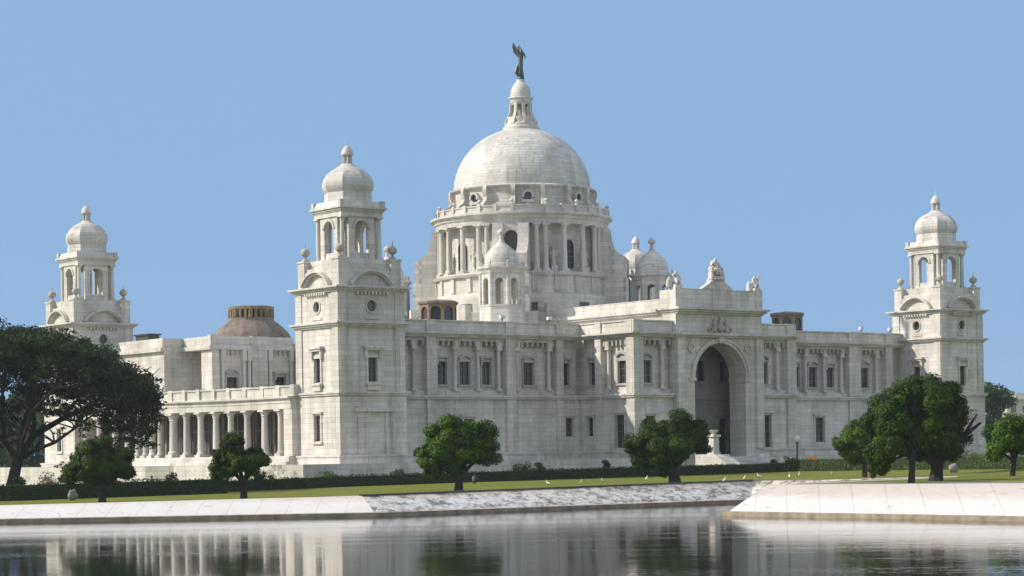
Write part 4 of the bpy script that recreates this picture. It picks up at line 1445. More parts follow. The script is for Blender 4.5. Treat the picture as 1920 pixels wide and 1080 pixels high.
for a, b_, h, r_ in ((-0.45, -0.2, 0.6, 0.5), (0.5, -0.25, 0.7, 0.5), (-0.35, -0.3, 1.3, 0.42), (0.45, -0.3, 1.45, 0.4), (0.0, -0.35, 1.9, 0.42), (-0.75, 0.1, 0.35, 0.35), (0.85, 0.0, 0.4, 0.36)):
    q_ = (a, -b_, h); w.world(); w.blob(q_, (r_, r_ * 0.9, r_ * 1.1), 2, 0.16, int(a * 100) + 7)
w.build('side_figures', M_TRIM, sm)
sg = seated('sculpture_group', (-6.4, YE + 0.55, 21.65), 0.86, 'smaller white sculpture group on the left end of the entrance roofline', mirror=1)
w = MB(); w.frame((0, 0, 0), (1, 0, 0), (0, -1, 0)); w.lathe(-0.75, -0.3, [(0.3, 0), (0.42, 0.3), (0.32, 0.7), (0.36, 0.9), (0.16, 1.0), (0.2, 1.15), (0, 1.3)], 10); w.build('companion', M_TRIM, sg)
sg = seated('sculpture_group', (6.4, YE + 0.55, 21.65), 0.8, 'white sculpture group with raised arm on the right end of the entrance roofline', mirror=-1)
w = MB(); w.frame((0, 0, 0), (1, 0, 0), (0, -1, 0)); w.lathe(-0.7, -0.2, [(0.28, 0), (0.36, 0.3), (0.28, 0.7), (0.3, 0.9), (0.1, 1.0), (0.17, 1.12), (0, 1.25)], 10)
w.tube([(0.4, 0.1, 1.5), (0.62, 0.1, 1.8), (0.75, 0.15, 2.2)], [0.13, 0.1, 0.06], 6); w.build('companion', M_TRIM, sg)


# ================================================================== TREES AND PLANTS
def leaf_cloud(centers, radii, count, size, up=0.3, shell=0.55, squash=1.0, seed=1, out=None):
    """many small leaf faces spread through a set of clumps; returns verts, faces"""
    g = np.random.default_rng(seed)
    C = np.array(centers, float); Rr = np.array(radii, float)
    if Rr.ndim == 1:
        Rr = np.stack([Rr, Rr, Rr * squash], 1)
    vol = (Rr[:, 0] * Rr[:, 1] * Rr[:, 2]) ** 0.72
    pick = g.choice(len(C), count, p=vol / vol.sum())
    d = g.normal(size=(count, 3)); d /= np.linalg.norm(d, axis=1)[:, None]
    rad = shell + (1.06 - shell) * g.random(count) ** 0.6
    P = C[pick] + d * Rr[pick] * rad[:, None]
    if out is None:
        nrm = d * 0.8 + g.normal(size=(count, 3)) * 0.65 + np.array([0, 0, up])
    else:                                                # outer leaves face outwards from the crown
        e = P - np.array(out); e /= np.linalg.norm(e, axis=1)[:, None] + 1e-9
        nrm = e * 0.75 + d * 0.75 + g.normal(size=(count, 3)) * 0.38 + np.array([0, 0, up * 0.6])
    nrm /= np.linalg.norm(nrm, axis=1)[:, None]
    a = np.cross(nrm, g.normal(size=(count, 3))); a /= np.linalg.norm(a, axis=1)[:, None]
    b = np.cross(nrm, a)
    s = size * (0.6 + 0.8 * g.random(count))[:, None]
    V = np.empty((count, 4, 3))
    V[:, 0] = P - a * s * 0.5 + nrm * s * 0.08
    V[:, 1] = P - b * s * 0.32
    V[:, 2] = P + a * s * 0.5 + nrm * s * 0.08
    V[:, 3] = P + b * s * 0.32
    return V.reshape(-1, 3), np.arange(count * 4).reshape(-1, 4)


def leaf_object(name, V, F, mat, parent=None):
    me = bpy.data.meshes.new(name)
    me.vertices.add(len(V)); me.vertices.foreach_set('co', V.astype(np.float32).ravel())
    k = F.shape[1]
    me.loops.add(F.size); me.loops.foreach_set('vertex_index', F.astype(np.int32).ravel())
    me.polygons.add(len(F)); me.polygons.foreach_set('loop_start', np.arange(0, F.size, k, dtype=np.int32))
    me.polygons.foreach_set('loop_total', np.full(len(F), k, dtype=np.int32))
    me.materials.append(mat)
    me.update(calc_edges=True)
    o = bpy.data.objects.new(name, me); COL.objects.link(o)
    if parent is not None: o.parent = parent
    return o


def tree(name, base, D, label, clumps, trunk, mat, count, size, group=None, seed=3, shell=0.35, fork=0.35, barkmat=None, kn=15, extra=None):
    """clumps: (px right of trunk, px above base, px radius, px radius up, depth in px) in the photo's pixels at distance D"""
    m_ = D / FPX
    o = empty(name, tuple(base))
    tag(o, label, 'tree', group)
    g = np.random.default_rng(seed)
    cs, rs = [], []
    for (dx, dy, rx_, ry_, dz) in clumps:
        c = RT * dx * m_ + UP * dy * m_ + FW * dz * m_
        # break each clump into many smaller tufts
        for i in range(kn):
            d = g.normal(size=3); d /= np.linalg.norm(d)
            q = 0.15 + 0.7 * g.random()
            p = c + (RT * d[0] * rx_ + FW * d[1] * rx_ + UP * d[2] * ry_) * q * m_
            cs.append(p); k = (0.30 + 0.22 * g.random())
            rs.append([rx_ * k * 1.1 * m_, rx_ * k * 1.1 * m_, min(rx_, ry_) * k * 0.95 * m_])
    cm_ = np.mean(cs, axis=0)
    sp = np.std(np.array(cs), axis=0)
    for i in range(kn):                                      # fill the heart of the crown
        cs.append(cm_ + g.normal(size=3) * sp * np.array([0.55, 0.55, 0.45]) - UP * sp[2] * 0.35)
        rs.append(list(np.array([1, 1, 0.8]) * float(sp.max()) * 0.5))
    V, F = leaf_cloud(cs, rs, count, size, seed=seed, shell=shell, out=cm_)
    leaf_object('crown', V, F, mat, o)
    w = MB()
    tw, th, lean = trunk                                     # px width, px height of the bole, px lean
    topp = RT * lean * m_ + UP * th * m_
    w.tube([(0, 0, -0.3), tuple(topp * 0.06), tuple(topp * 0.5 + RT * 0.03), tuple(topp)], [tw * 0.78 * m_, tw * 0.56 * m_, tw * 0.46 * m_, tw * 0.5 * m_], 9)
    for (dx, dy, rx_, ry_, dz) in clumps:
        e = RT * dx * m_ + UP * (dy + ry_ * 0.15) * m_ + FW * dz * m_
        mid = topp + (e - topp) * 0.5 + UP * ry_ * -0.10 * m_ + RT * g.normal() * 2 * m_
        w.tube([tuple(topp - UP * tw * 0.3 * m_), tuple(mid), tuple(e)], [tw * 0.34 * m_, tw * 0.22 * m_, tw * 0.08 * m_], 6)
    if extra: extra(w, m_, topp)
    w.build('trunk', barkmat or M_BARK, o)
    return o


GT = 'clipped trees along the pond bank'
b, D = gl(192, 942)
tree('round_tree', b, D, 'round green tree at the far left, under the spreading branches of the huge dark tree', [(-42, 62, 38, 34, 0), (-8, 92, 40, 34, -6), (32, 80, 36, 36, 4), (0, 60, 44, 32, 0), (45, 55, 22, 26, 0), (-60, 50, 18, 22, 0)], (14, 34, 0), M_LEAF, 53550, 0.20, GT, 11)
b, D = gl(457, 935)
tree('round_tree', b, D, 'small green tree with a pale forked trunk in front of the colonnade', [(-34, 62, 28, 28, 0), (-18, 96, 27, 26, -4), (16, 76, 32, 28, 4), (-44, 84, 18, 22, 0), (34, 72, 16, 18, 0), (-6, 60, 30, 18, 0)], (13, 34, 0), M_LEAF, 40800, 0.19, GT, 12)
b, D = gl(860, 920)
tree('round_tree', b, D, 'bright green tree in front of the left wing, right of the front tower', [(-42, 98, 34, 40, 0), (-10, 114, 40, 34, -6), (42, 98, 40, 40, 4), (-48, 50, 28, 28, -4), (0, 76, 52, 42, 0), (50, 70, 30, 34, 0), (-62, 72, 18, 26, 0)], (16, 30, 0), M_LEAFB, 68850, 0.20, GT, 13)
b, D = gl(1265, 906)
tree('round_tree', b, D, 'green tree left of the entrance arch with a thick forked trunk', [(-76, 62, 28, 34, 0), (-40, 92, 38, 36, -5), (6, 104, 36, 28, 0), (38, 92, 30, 34, 3), (10, 68, 50, 36, 0), (-46, 46, 30, 26, 0), (-18, 28, 16, 18, 0), (52, 70, 18, 26, 0)], (22, 30, -4), M_LEAF, 63750, 0.20, GT, 14)
b, D = gl(1621, 895)
tree('round_tree', b, D, 'small green tree at the left edge of the largest tree on the right', [(-38, 62, 26, 30, 0), (-12, 82, 26, 26, 0), (-14, 50, 30, 28, 0), (12, 62, 26, 30, 0)], (10, 32, 0), M_LEAFB, 22950, 0.20, GT, 15)
b, D = gl(1709, 906)
tree('slender_tree', b, D, 'thin dark trunked tree hanging foliage low, right beside the small green tree', [(-66, 30, 20, 26, 0), (-60, 62, 30, 34, 0), (-20, 80, 34, 36, 0), (-36, 108, 36, 36, 0)], (12, 62, 2), M_LEAF, 25500, 0.19, GT, 16)


def dead_limbs(w, m_, topp):
    def L(pts, r):
        w.tube([tuple(RT * a * m_ + UP * h * m_ + FW * z * m_) for a, h, z in pts], [q * m_ for q in r], 6)
    L([(4, 34, 0), (34, 62, -6), (56, 86, -6), (74, 100, -4), (86, 108, 0)], [9, 7, 5, 3.5, 2])
    L([(50, 80, -6), (64, 104, -8), (78, 124, -4)], [4.5, 3, 1.5])
    L([(30, 60, -6), (44, 96, -10), (46, 130, -8)], [4, 2.5, 1])
    L([(40, 70, -6), (60, 78, -2), (72, 86, 4)], [4, 3, 1.5])


b, D = gl(1755, 902)
big = tree('round_tree', b, D, 'largest dark tree on the right bank, thick trunked, bare limbs on its right', [(-86, 122, 48, 50, 0), (-48, 160, 46, 40, -8), (-4, 170, 48, 36, 0), (-10, 118, 60, 56, 4), (30, 130, 40, 50, 0), (-60, 86, 52, 40, 0), (8, 74, 50, 40, -6), (-112, 120, 26, 34, 0), (36, 90, 32, 44, 0), (-30, 62, 40, 26, 0)], (25, 38, 2), M_LEAF, 117300, 0.20, GT, 17, extra=dead_limbs)
V, F = leaf_cloud([tuple(RT * a * D / FPX + UP * h * D / FPX + FW * z * D / FPX) for a, h, z in ((44, 118, -8), (52, 100, -4), (40, 140, -8), (60, 122, -6), (34, 104, -8))], [0.75] * 5, 420, 0.16, seed=5)
leaf_object('dry_leaves', V, F, M_DRY, big)
b, D = gl(1898, 893)
tree('round_tree', b, D, 'bright round tree cut by the right edge of the picture', [(-18, 76, 34, 32, 0), (14, 92, 32, 28, 0), (20, 66, 36, 34, 0), (-26, 54, 24, 24, 0)], (10, 30, 4), M_LEAFB, 30600, 0.20, GT, 18)

# huge spreading rain tree on the left
P0 = CAM + ray(22, 915) * 212.0
base = np.array([P0[0], P0[1], lawn_z(P0[0], P0[1])])
Dg = 212.0
m_ = Dg / FPX
rain = empty('rain_tree', tuple(base))
tag(rain, 'huge dark spreading tree with long open branches filling the left edge', 'tree')
g = np.random.default_rng(21)
limbs = []
w = MB()
def PX(a, h, z=0):
    return RT * (a - 22) * m_ + UP * (915 - h) * m_ + FW * z
w.tube([(0, 0, -0.5), tuple(PX(24, 890)), tuple(PX(30, 862)), tuple(PX(36, 842))], [0.85, 0.6, 0.52, 0.5], 10)
L_ = [([(36, 845, 0), (60, 800, 1), (110, 770, 2), (165, 745, 3), (205, 705, 3), (235, 680, 2)], [0.6, 0.55, 0.42, 0.32, 0.22, 0.1]),
      ([(36, 848, 0), (14, 810, -1), (-30, 770, -2), (-80, 735, -2), (-120, 700, -3)], [0.55, 0.45, 0.4, 0.3, 0.12]),
      ([(34, 848, 0), (70, 830, -2), (120, 815, -4), (165, 790, -6), (205, 765, -7), (250, 745, -8)], [0.4, 0.32, 0.26, 0.2, 0.14, 0.06]),
      ([(36, 846, 0), (30, 790, 3), (40, 730, 5), (30, 680, 6), (20, 650, 6)], [0.5, 0.42, 0.34, 0.24, 0.1]),
      ([(60, 800, 1), (75, 745, -2), (80, 700, -4), (110, 660, -5)], [0.4, 0.32, 0.24, 0.1]),
      ([(110, 770, 2), (130, 730, 5), (140, 690, 7), (175, 650, 8)], [0.32, 0.24, 0.18, 0.08]),
      ([(36, 846, 0), (70, 810, -6), (100, 760, -9), (150, 720, -11), (215, 712, -12)], [0.4, 0.32, 0.26, 0.18, 0.08]),
      ([(165, 745, 3), (205, 735, 4), (250, 728, 5), (282, 738, 5)], [0.24, 0.17, 0.11, 0.05]),
      ([(14, 810, -1), (-10, 740, 4), (-20, 690, 6)], [0.36, 0.28, 0.12]),
      ([(-30, 770, -2), (-60, 760, 6), (-130, 740, 8)], [0.3, 0.22, 0.1]),
      ([(205, 705, 3), (240, 700, 0), (275, 705, -1)], [0.2, 0.14, 0.05]),
      ([(110, 770, 2), (150, 775, 0), (200, 790, -2), (245, 800, -2)], [0.22, 0.16, 0.1, 0.05])]
for pts, rr in L_:
    rr = [q * 0.62 for q in rr]
    w.tube([tuple(PX(*q)) for q in pts], rr, 7)
    for i in range(1, len(pts)):
        for k in range(3):
            q = np.array(pts[i], float)
            t = q + np.array([g.normal() * 22, -12 - 22 * g.random(), g.normal() * 3])
            w.tube([tuple(PX(*q)), tuple(PX(*((q + t) / 2 + np.array([4, -2, 0])))), tuple(PX(*t))], [rr[i] * 0.5 + 0.03, rr[i] * 0.3 + 0.03, 0.03], 5)
w.build('trunk', M_BARK, rain)
cs, rs = [], []
def sheet(px, py, rx_, ry_, n_, zr, rr=(0.55, 1.15)):
    for _ in range(n_):
        t = g.random() * 2 * math.pi; q = math.sqrt(g.random())
        cs.append(PX(px + rx_ * q * math.cos(t), py + ry_ * q * math.sin(t), g.normal() * zr)); r = rr[0] + (rr[1] - rr[0]) * g.random()
        rs.append([r * 1.25, r * 1.25, r * 0.6])
# domed upper canopy: thick at the top, thinner clouds below
for px in range(-290, 300, 14):
    u = (px - 0) / 285.0
    if abs(u) < 1:
        topy = 598 + 108 * abs(u) ** 2.5 + 7 * math.sin(px * 0.11)
        dz_ = 6.0 * math.sqrt(1 - u * u) + 1
        sheet(px, topy + 20, 15, 15, 9, dz_)
        sheet(px, topy + 46, 17, 18, 8, dz_ * 0.9)
        sheet(px, topy + 76, 17, 18, 6, dz_ * 0.8, (0.5, 1.0))
        sheet(px, topy + 108, 18, 18, 5 if px > 60 else 4, 4.0, (0.4, 0.85))
        if abs(u) < 0.9: sheet(px, topy + 140, 18, 20, 3, 3.5, (0.35, 0.75))
sheet(232, 770, 48, 40, 26, 2.0, (0.3, 0.65))
sheet(225, 818, 46, 24, 13, 1.5, (0.25, 0.55))
sheet(150, 805, 40, 30, 8, 2.0, (0.25, 0.5))
sheet(246, 712, 30, 44, 22, 2.0, (0.4, 0.85))
sheet(125, 850, 30, 26, 5, 1.5, (0.2, 0.4))
sheet(0, 745, 70, 40, 26, 3, (0.45, 0.85))
sheet(95, 735, 60, 34, 16, 3, (0.4, 0.8))
sheet(190, 745, 50, 34, 16, 3, (0.35, 0.75))
sheet(-10, 790, 30, 34, 9, 3, (0.35, 0.7))
sheet(262, 745, 40, 50, 16, 2, (0.3, 0.7))
sheet(284, 700, 14, 22, 7, 2, (0.35, 0.6))
sheet(-60, 800, 70, 60, 14, 3, (0.4, 0.8))
V, F = leaf_cloud(cs, rs, 112000, 0.28, seed=22, shell=0.25)
leaf_object('crown', V, F, M_LEAFD, rain)


def hedge(name, pts, h, wd, mat, label, density=120, seed=1):
    """clipped hedge along a plan line: leafy faces over a dense dark core"""
    o = empty(name, (pts[0][0], pts[0][1], lawn_z(*pts[0])))
    tag(o, label, 'hedge')
    ob = np.array(o.location)
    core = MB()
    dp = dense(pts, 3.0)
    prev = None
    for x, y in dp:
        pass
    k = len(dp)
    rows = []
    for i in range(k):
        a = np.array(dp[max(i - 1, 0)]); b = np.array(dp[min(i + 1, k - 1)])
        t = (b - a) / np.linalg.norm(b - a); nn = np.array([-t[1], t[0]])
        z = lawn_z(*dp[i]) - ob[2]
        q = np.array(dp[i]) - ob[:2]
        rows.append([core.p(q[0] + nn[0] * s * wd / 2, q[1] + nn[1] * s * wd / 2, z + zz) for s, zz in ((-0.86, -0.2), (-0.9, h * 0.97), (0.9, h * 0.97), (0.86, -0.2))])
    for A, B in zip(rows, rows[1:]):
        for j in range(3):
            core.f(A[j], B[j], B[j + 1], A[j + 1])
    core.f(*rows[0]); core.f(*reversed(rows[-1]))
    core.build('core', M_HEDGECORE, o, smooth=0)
    g = np.random.default_rng(seed)
    P = []; N = []
    for a, b in zip(dp, dp[1:]):
        a, b = np.array(a), np.array(b); L = np.linalg.norm(b - a); t = (b - a) / L; nn = np.array([-t[1], t[0]])
        cnt = int(L * density)
        u = g.random(cnt); s = g.random(cnt)
        per = h * 2 + wd
        e = s * per
        for uu, ee in zip(u, e):
            q = a + (b - a) * uu
            vh = 1 + 0.07 * math.sin(q[0] * 0.9) * math.sin(q[1] * 1.3) + 0.05 * math.sin(q[0] * 0.23 + q[1] * 0.4)
            if ee < h: off, zz, nv = -wd / 2, ee, (-nn[0], -nn[1], 0.2)
            elif ee < h + wd: off, zz, nv = ee - h - wd / 2, h, (0, 0, 1)
            else: off, zz, nv = wd / 2, ee - h - wd, (nn[0], nn[1], 0.2)
            P.append((q[0] + nn[0] * off - ob[0], q[1] + nn[1] * off - ob[1], lawn_z(*q) + zz * vh - ob[2])); N.append(nv)
    P = np.array(P) + g.normal(size=(len(P), 3)) * 0.06
    N = np.array(N) + g.normal(size=(len(P), 3)) * 0.55
    N /= np.linalg.norm(N, axis=1)[:, None]
    a = np.cross(N, g.normal(size=N.shape)); a /= np.linalg.norm(a, axis=1)[:, None]; b = np.cross(N, a)
    s = 0.19 * (0.6 + 0.8 * g.random(len(P)))[:, None]
    V = np.stack([P - a * s * 0.5, P - b * s * 0.35, P + a * s * 0.5, P + b * s * 0.35], 1).reshape(-1, 3)
    leaf_object('foliage', V, np.arange(len(V)).reshape(-1, 4), mat, o)
    return o


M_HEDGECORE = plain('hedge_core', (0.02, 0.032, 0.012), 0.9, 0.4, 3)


def gxy(px, py):
    q, _ = gl(px, py); return (q[0], q[1])


hedge('hedge', [gxy(-30, 941), gxy(200, 933), gxy(420, 925)], 1.35, 1.4, M_HEDGE, 'dark clipped hedge under the huge tree at the left edge', 110, 31)
hedge('hedge', [gxy(430, 922), gxy(640, 913), gxy(860, 905), gxy(1100, 897), gxy(1300, 891), gxy(1470, 885)], 1.05, 1.3, M_HEDGE, 'long dark clipped hedge in front of the main facade', 100, 32)
hedge('hedge', [gxy(1478, 884), gxy(1700, 881), gxy(1960, 879)], 1.35, 1.3, M_HEDGEL, 'lighter green hedge on the right behind the largest tree', 110, 33)


HY = [(-30, 941), (430, 924), (640, 913), (860, 905), (1100, 897), (1300, 891), (1478, 884), (1700, 881), (1960, 879)]


def behind(px, back=5.0):
    """a spot on the ground some metres behind the hedge, and its distance"""
    y = np.interp(px, [q[0] for q in HY], [q[1] for q in HY])
    _, D_ = gl(px, y)
    D_ += back
    P = CAM + ray(px, 860) * D_
    return np.array([P[0], P[1], lawn_z(P[0], P[1])]), D_


def rise(px, ytop, P, D_):
    """height of a thing standing at P whose top shows at ytop"""
    return float((CAM + ray(px, ytop) * D_)[2] - P[2])


def shrub(px, ytop, r, hgt, mat, label, count=900, seed=1, group='shrubs along the terrace'):
    P, D_ = behind(px, 4.5)
    hgt = rise(px, ytop, P, D_) * FPX / D_ * 1.02
    o = empty('shrub', tuple(P)); tag(o, label, 'shrub', group)
    mm = D_ / FPX
    g = np.random.default_rng(seed)
    cs, rs = [], []
    for i in range(7):
        cs.append(RT * g.normal() * r * 0.4 * mm + FW * g.normal() * r * 0.4 * mm + UP * (0.35 + 0.4 * g.random()) * hgt * mm); rs.append(r * mm * (0.4 + 0.25 * g.random()))
    V, F = leaf_cloud(cs, rs, count, 0.2, seed=seed, shell=0.4, squash=0.9)
    leaf_object('foliage', V, F, mat, o)
    w = MB()
    for i in range(4):
        e = cs[i]; w.tube([(0, 0, -0.1), tuple(e * 0.5), tuple(e)], [0.06, 0.05, 0.03], 5)
    w.build('stem', M_BARK, o)


SH = [(322, 880, 15, 26, M_HEDGE, 'dark pointed shrub before the white steps of the colonnade'), (410, 886, 22, 20, M_LEAF, 'low spreading shrub left of the small forked tree'),
      (488, 879, 16, 22, M_LEAF, 'shrub just right of the small forked tree'), (618, 880, 20, 17, M_LEAFB, 'flat bright shrub below the front tower, left one'),
      (742, 877, 20, 16, M_LEAFB, 'flat bright shrub below the front tower, right one'), (980, 866, 18, 19, M_LEAFB, 'low bright shrub right of the bright green tree'),
      (1012, 863, 11, 21, M_LEAFB, 'small upright bright shrub right of the low shrub pair'), (1136, 856, 9, 26, M_LEAF, 'thin shrub left of the tree by the entrance'),
      (1453, 855, 14, 18, M_LEAF, 'shrub beside the white boulder near the lamp post'), (1482, 854, 14, 16, M_LEAF, 'shrub at the foot of the lamp post'),
      (1830, 846, 20, 18, M_HEDGE, 'dark shrub at the foot of the right tower'), (92, 882, 24, 22, M_DRY, 'reddish flowering shrub behind the left hedge'), (38, 884, 12, 20, M_LEAF, 'shrub at the trunk of the huge tree')]
for i, (px, py, r, h, mt, lb) in enumerate(SH):
    shrub(px, py, r, h, mt, lb, 700, 50 + i)

# far trees beyond the grounds
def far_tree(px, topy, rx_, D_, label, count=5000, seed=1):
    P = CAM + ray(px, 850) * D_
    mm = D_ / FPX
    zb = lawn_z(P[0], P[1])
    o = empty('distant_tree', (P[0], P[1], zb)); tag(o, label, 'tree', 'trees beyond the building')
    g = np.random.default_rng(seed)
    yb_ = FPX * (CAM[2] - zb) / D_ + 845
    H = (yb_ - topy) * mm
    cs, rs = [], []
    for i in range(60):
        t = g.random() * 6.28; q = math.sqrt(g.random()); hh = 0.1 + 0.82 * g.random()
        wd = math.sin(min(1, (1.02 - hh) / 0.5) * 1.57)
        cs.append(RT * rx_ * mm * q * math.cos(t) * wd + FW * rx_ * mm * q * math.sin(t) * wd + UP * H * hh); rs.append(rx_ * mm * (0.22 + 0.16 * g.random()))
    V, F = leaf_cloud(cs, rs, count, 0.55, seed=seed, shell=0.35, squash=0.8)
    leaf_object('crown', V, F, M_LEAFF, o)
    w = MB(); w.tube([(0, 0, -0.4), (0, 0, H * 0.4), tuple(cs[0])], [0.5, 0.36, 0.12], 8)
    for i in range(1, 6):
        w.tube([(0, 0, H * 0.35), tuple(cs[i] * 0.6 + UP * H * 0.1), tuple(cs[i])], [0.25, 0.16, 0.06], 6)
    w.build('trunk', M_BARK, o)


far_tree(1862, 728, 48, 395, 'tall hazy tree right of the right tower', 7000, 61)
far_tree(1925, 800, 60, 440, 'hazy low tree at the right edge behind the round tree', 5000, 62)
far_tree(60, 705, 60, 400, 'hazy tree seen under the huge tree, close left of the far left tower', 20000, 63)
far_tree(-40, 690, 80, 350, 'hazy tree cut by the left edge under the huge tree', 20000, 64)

# pale building far off on the right
P = CAM + ray(1916, 850) * 620
w = MB(); w.frame((0, 0, 0), RT, -FW)
w.box(-4, 14, -8, 0, -1, 15.0); w.box(-4.4, 14.4, -8.4, 0.4, 15.0, 15.5); w.box(-1, 4, -6, -2, 15.5, 17)
for k in range(5):
    for j in range(4):
        w.m = 1; w.box(-3 + k * 3.4, -1.4 + k * 3.4, 0.0, 0.05, 1 + j * 3.5, 2.8 + j * 3.5); w.m = 0
fb = empty('distant_building', (P[0], P[1], 0.0)); tag(fb, 'pale flat roofed building far away at the right edge', 'building')
w.build('wall', [M_BANKW, M_FRAME], fb, smooth=0)

# ================================================================== SMALL THINGS
# lamp post
P, D_ = behind(1495, 9.0)
LK = rise(1495, 816, P, D_) / 3.46
lp = empty('lamp_post', tuple(P)); tag(lp, 'green lamp post with white globe in front of the right wing', 'lamp post')
w = MB(); w.lathe(0, 0, [(0.2, -0.1), (0.2, 0.3), (0.11, 0.45), (0.09, 1.0), (0.075, 2.6), (0.12, 2.65), (0.12, 2.75)], 10); w.build('post', plain('green_paint', (0.03, 0.07, 0.05), 0.5, 0.2, 3), lp)
w = MB(); w.lathe(0, 0, [(0.1, 2.75), (0.25, 2.9), (0.3, 3.1), (0.24, 3.3), (0.1, 3.4), (0, 3.46)], 14); w.build('globe', plain('white_globe', (0.8, 0.8, 0.78), 0.3, 0.05, 3, bump=0), lp)

lp.scale = (1.25, 1.25, LK)
# white egrets on the grass
M_EGRET = plain('white_feathers', (0.80, 0.78, 0.72), 0.8, 0.06, 4)
M_BEAK = plain('yellow_beak', (0.55, 0.38, 0.08), 0.6, 0.1, 4)


def egret():
    o = empty('egret')
    s = [(0, 0, 0.27), (0.1, 0, 0.33), (0.17, 0, 0.42), (0.15, 0, 0.50), (0.22, 0, 0.56), (-0.14, 0, 0.24), (-0.24, 0, 0.19)]
    skin_figure('body', s, [(0, 1), (1, 2), (2, 3), (3, 4), (0, 5), (5, 6)], [0.095, 0.075, 0.035, 0.028, 0.035, 0.07, 0.02], M_EGRET, o)
    w = MB(); w.tube([(0.24, 0, 0.56), (0.34, 0, 0.54)], [0.016, 0.005], 5); w.build('beak', M_BEAK, o)
    for y in (-0.035, 0.035):
        w = MB(); w.tube([(0, y, -0.02), (-0.02, y, 0.12), (0.0, y, 0.24)], [0.012, 0.012, 0.016], 5); w.build('leg', M_BARKD, o)
    return o


EG = [(1028, 911, 'white egret on the grass nearest the bright green tree'), (1090, 909, 'second white egret right of the bright green tree'), (1131, 907, 'white egret midway between the two middle trees'),
      (1212, 903, 'white egret on the grass just left of the thick forked trunk'), (1358, 906, 'white egret on the grass right of the thick forked trunk'), (1396, 901, 'white egret on the grass below the steps'),
      (1424, 899, 'white egret left of the pair near the bank corner'), (1480, 898, 'left egret of the pair below the lamp post'), (1499, 897, 'right egret of the pair below the lamp post'), (1560, 894, 'white egret left of the small tree on the right')]
e0 = egret()
for i, (px, py, lb) in enumerate(EG):
    o = e0 if i == 0 else copy_tree(e0)
    P, _ = gl(px, py)
    o.location = tuple(P); o.rotation_euler = (0, 0, random.uniform(0, 6.28)); k = random.uniform(0.85, 1.15); o.scale = (k, k, k)
    tag(o, lb, 'bird', 'white birds on the lawn')

# boulders / stone lumps
M_STONE = plain('pale_boulder', (0.55, 0.53, 0.5), 0.85, 0.2, 2)
M_STONEG = plain('grey_boulder', (0.20, 0.19, 0.17), 0.9, 0.3, 2)
for px, py, rx_, rz_, mt, lb in ((1432, None, 0.75, 850, M_STONE, 'large white boulder between the entrance steps and the lamp post'), (1788, 886, 0.5, 0.5, M_STONEG, 'grey stone lump right of the thick trunked tree'),
                                 (136, 938, 0.45, 0.5, M_STONEG, 'grey stone lump left of the round tree at the far left'), (688, 911, 0.5, 0.5, M_STONEG, 'grey stone lump on the grass before the long hedge'),
                                 (1466, None, 0.6, 857, M_STONE, 'low white stone between the large white boulder and lamp post'), (1880, None, 0.7, 847, M_STONE, 'white stone above the light hedge under the right edge tree')):
    if py is None:
        P, D_ = behind(px, 3.0)
        rz_ = rise(px, rz_, P, D_) / 1.8
    else:
        P, _ = gl(px, py)
    w = MB(); w.blob((0, 0, rz_ * 0.8), (rx_, rx_ * 0.8, rz_), 3, 0.22, int(px))
    o = w.build('boulder', mt, loc=tuple(P)); tag(o, lb, 'stone')

# orange parasol-like shrub cover near the lamp post
P, D_ = behind(1523, 3.0)
UK = rise(1523, 856, P, D_)
o = empty('garden_umbrella', tuple(P)); tag(o, 'small orange cloth shade right of the lamp post', 'sunshade')
w = MB(); w.lathe(0, 0, [(1.15, UK - 0.42), (1.1, UK - 0.34), (0.7, UK - 0.12), (0.2, UK - 0.01), (0, UK)], 12); w.build('cloth', plain('orange_cloth', (0.75, 0.22, 0.04), 0.8, 0.15, 2), o)
w = MB(); w.cyl(0, 0, -0.1, UK - 0.05, 0.03, n=6); w.build('pole', M_BARKD, o)


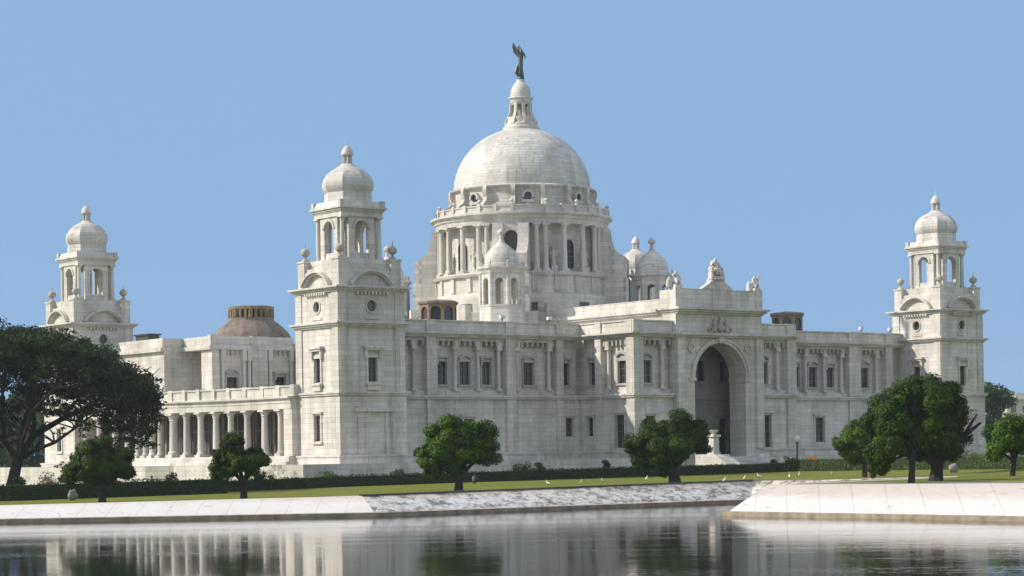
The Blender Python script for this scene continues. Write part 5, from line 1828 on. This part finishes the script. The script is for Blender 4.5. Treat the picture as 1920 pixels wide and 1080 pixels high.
def person(px, py, label, shirt, trousers, facing, crouch=False, k=1.0):
    P = behind(px, 3.0)[0] if py is None else gl(px, py)[0]
    o = empty('person', tuple(P)); tag(o, label, 'person')
    sv = np.array([math.cos(facing), math.sin(facing), 0]); fv = np.array([-math.sin(facing), math.cos(facing), 0])
    if crouch:
        J = [(0, -0.1, 0.42), (0, 0.02, 0.68), (0, 0.1, 0.92), (0, 0.14, 1.0), (0, 0.2, 1.14), (0.14, 0.25, 0.5), (0.15, 0.12, 0.08), (0.15, 0.26, 0.04), (-0.14, 0.25, 0.5), (-0.15, 0.12, 0.08), (-0.15, 0.26, 0.04), (0.2, 0.1, 0.9), (0.24, 0.25, 0.7), (0.14, 0.42, 0.6), (-0.2, 0.1, 0.9), (-0.24, 0.25, 0.7), (-0.14, 0.42, 0.6)]
    else:
        J = [(0, 0, 0.95), (0, 0.01, 1.2), (0, 0, 1.42), (0, 0, 1.52), (0, 0.02, 1.66), (0.1, 0.03, 0.5), (0.11, -0.02, 0.08), (0.12, 0.12, 0.04), (-0.1, 0.05, 0.5), (-0.12, 0.06, 0.08), (-0.12, 0.2, 0.04), (0.2, 0, 1.38), (0.25, -0.02, 1.1), (0.25, 0.1, 0.86), (-0.2, 0, 1.38), (-0.25, 0.0, 1.1), (-0.23, 0.12, 0.86)]
    E3 = [(0, 1), (1, 2), (2, 3), (3, 4), (0, 5), (5, 6), (6, 7), (0, 8), (8, 9), (9, 10), (2, 11), (11, 12), (12, 13), (2, 14), (14, 15), (15, 16)]
    RR = [0.15, 0.14, 0.15, 0.055, 0.1, 0.08, 0.055, 0.045, 0.08, 0.055, 0.045, 0.06, 0.047, 0.036, 0.06, 0.047, 0.036]
    skin_figure('body', pose((0, 0, 0), J, sv, fv, k), E3, [r * k for r in RR], M_SKIN, o)
    sh = [0, 1, 2, 11, 12, 14, 15]
    idx = {a: i for i, a in enumerate(sh)}
    skin_figure('shirt', pose((0, 0, 0), [J[a] for a in sh], sv, fv, k), [(idx[a], idx[b]) for a, b in E3 if a in idx and b in idx], [(RR[a] + 0.02) * k for a in sh], shirt, o)
    sh = [0, 5, 6, 8, 9]; idx = {a: i for i, a in enumerate(sh)}
    skin_figure('trousers', pose((0, 0, 0), [J[a] for a in sh], sv, fv, k), [(idx[a], idx[b]) for a, b in E3 if a in idx and b in idx], [(RR[a] + 0.022) * k for a in sh], trousers, o)
    w = MB(); h = np.array(pose((0, 0, 0), [J[4]], sv, fv, k)[0]); w.blob((h[0] - fv[0] * 0.02, h[1] - fv[1] * 0.02, h[2] + 0.035), (0.105, 0.105, 0.1), 2); w.build('hair', M_HAIR, o)


M_SKIN = plain('brown_skin', (0.22, 0.13, 0.08), 0.6, 0.1, 5, bump=0)
M_HAIR = plain('black_hair', (0.015, 0.013, 0.012), 0.6, 0.2, 5, bump=0)
M_BLUE = plain('blue_shirt_cloth', (0.12, 0.22, 0.34), 0.85, 0.15, 4)
M_DARKC = plain('dark_cloth', (0.05, 0.055, 0.07), 0.85, 0.2, 4)
person(888, 909, 'person in blue shirt crouching on the grass right of the bright tree trunk', M_BLUE, M_DARKC, YAW + 2.6, True, 0.85)

# floodlights on the wing parapets
M_LAMP = plain('white_lamp_housing', (0.75, 0.75, 0.74), 0.5, 0.08, 4, bump=0)
for x, lb in ((-38.4, 'small white floodlight on the wing parapet beside the front tower'), (-24.6, 'small white floodlight on the wing parapet below the kiosk'), (-17.6, 'small white floodlight on the parapet nearest the entrance block'),
              (35.4, 'small white floodlight on the right wing parapet, nearer the entrance'), (41.0, 'small white floodlight on the right wing parapet by the right tower')):
    o = empty('floodlight', (x, YW - 0.1, Z_PAR)); tag(o, lb, 'floodlight', 'floodlights along the parapets')
    w = MB(); w.frame((0, 0, 0), (1, 0, 0), (0, -1, 0)); w.box(-0.05, 0.05, -0.05, 0.05, 0.0, 0.3); w.box(-0.22, 0.22, -0.04, 0.04, 0.3, 0.36); w.build('bracket', M_FRAME, o, smooth=0)
    w = MB(); w.frame((0, 0, 0), (1, 0, 0), (0, -1, 0)); w.prism([(-0.28, 0.361), (0.28, 0.361), (0.24, 0.72), (-0.24, 0.72)], -0.16, 0.16); w.box(-0.32, 0.32, 0.161, 0.2, 0.36, 0.76); w.build('housing', M_LAMP, o, smooth=0)

person(284, None, 'person in dark clothes standing behind the left hedge near the white steps', M_DARKC, M_DARKC, YAW + 2.9)

# thin summer haze over the grounds
m = bpy.data.materials.new('haze_air')
m.use_nodes = True
n, l = m.node_tree.nodes, m.node_tree.links
n.clear()
o_ = n.new('ShaderNodeOutputMaterial'); v_ = n.new('ShaderNodeVolumePrincipled')
v_.inputs['Color'].default_value = (0.86, 0.90, 0.96, 1)
v_.inputs['Density'].default_value = 0.00013
v_.inputs['Anisotropy'].default_value = 0.2
l.new(v_.outputs[0], o_.inputs['Volume'])
w = MB(); w.world(); w.box(-900, 1200, -440, 900, -4.5, 62)
tag(w.build('haze', m, smooth=0), 'thin pale summer haze', kind='stuff')
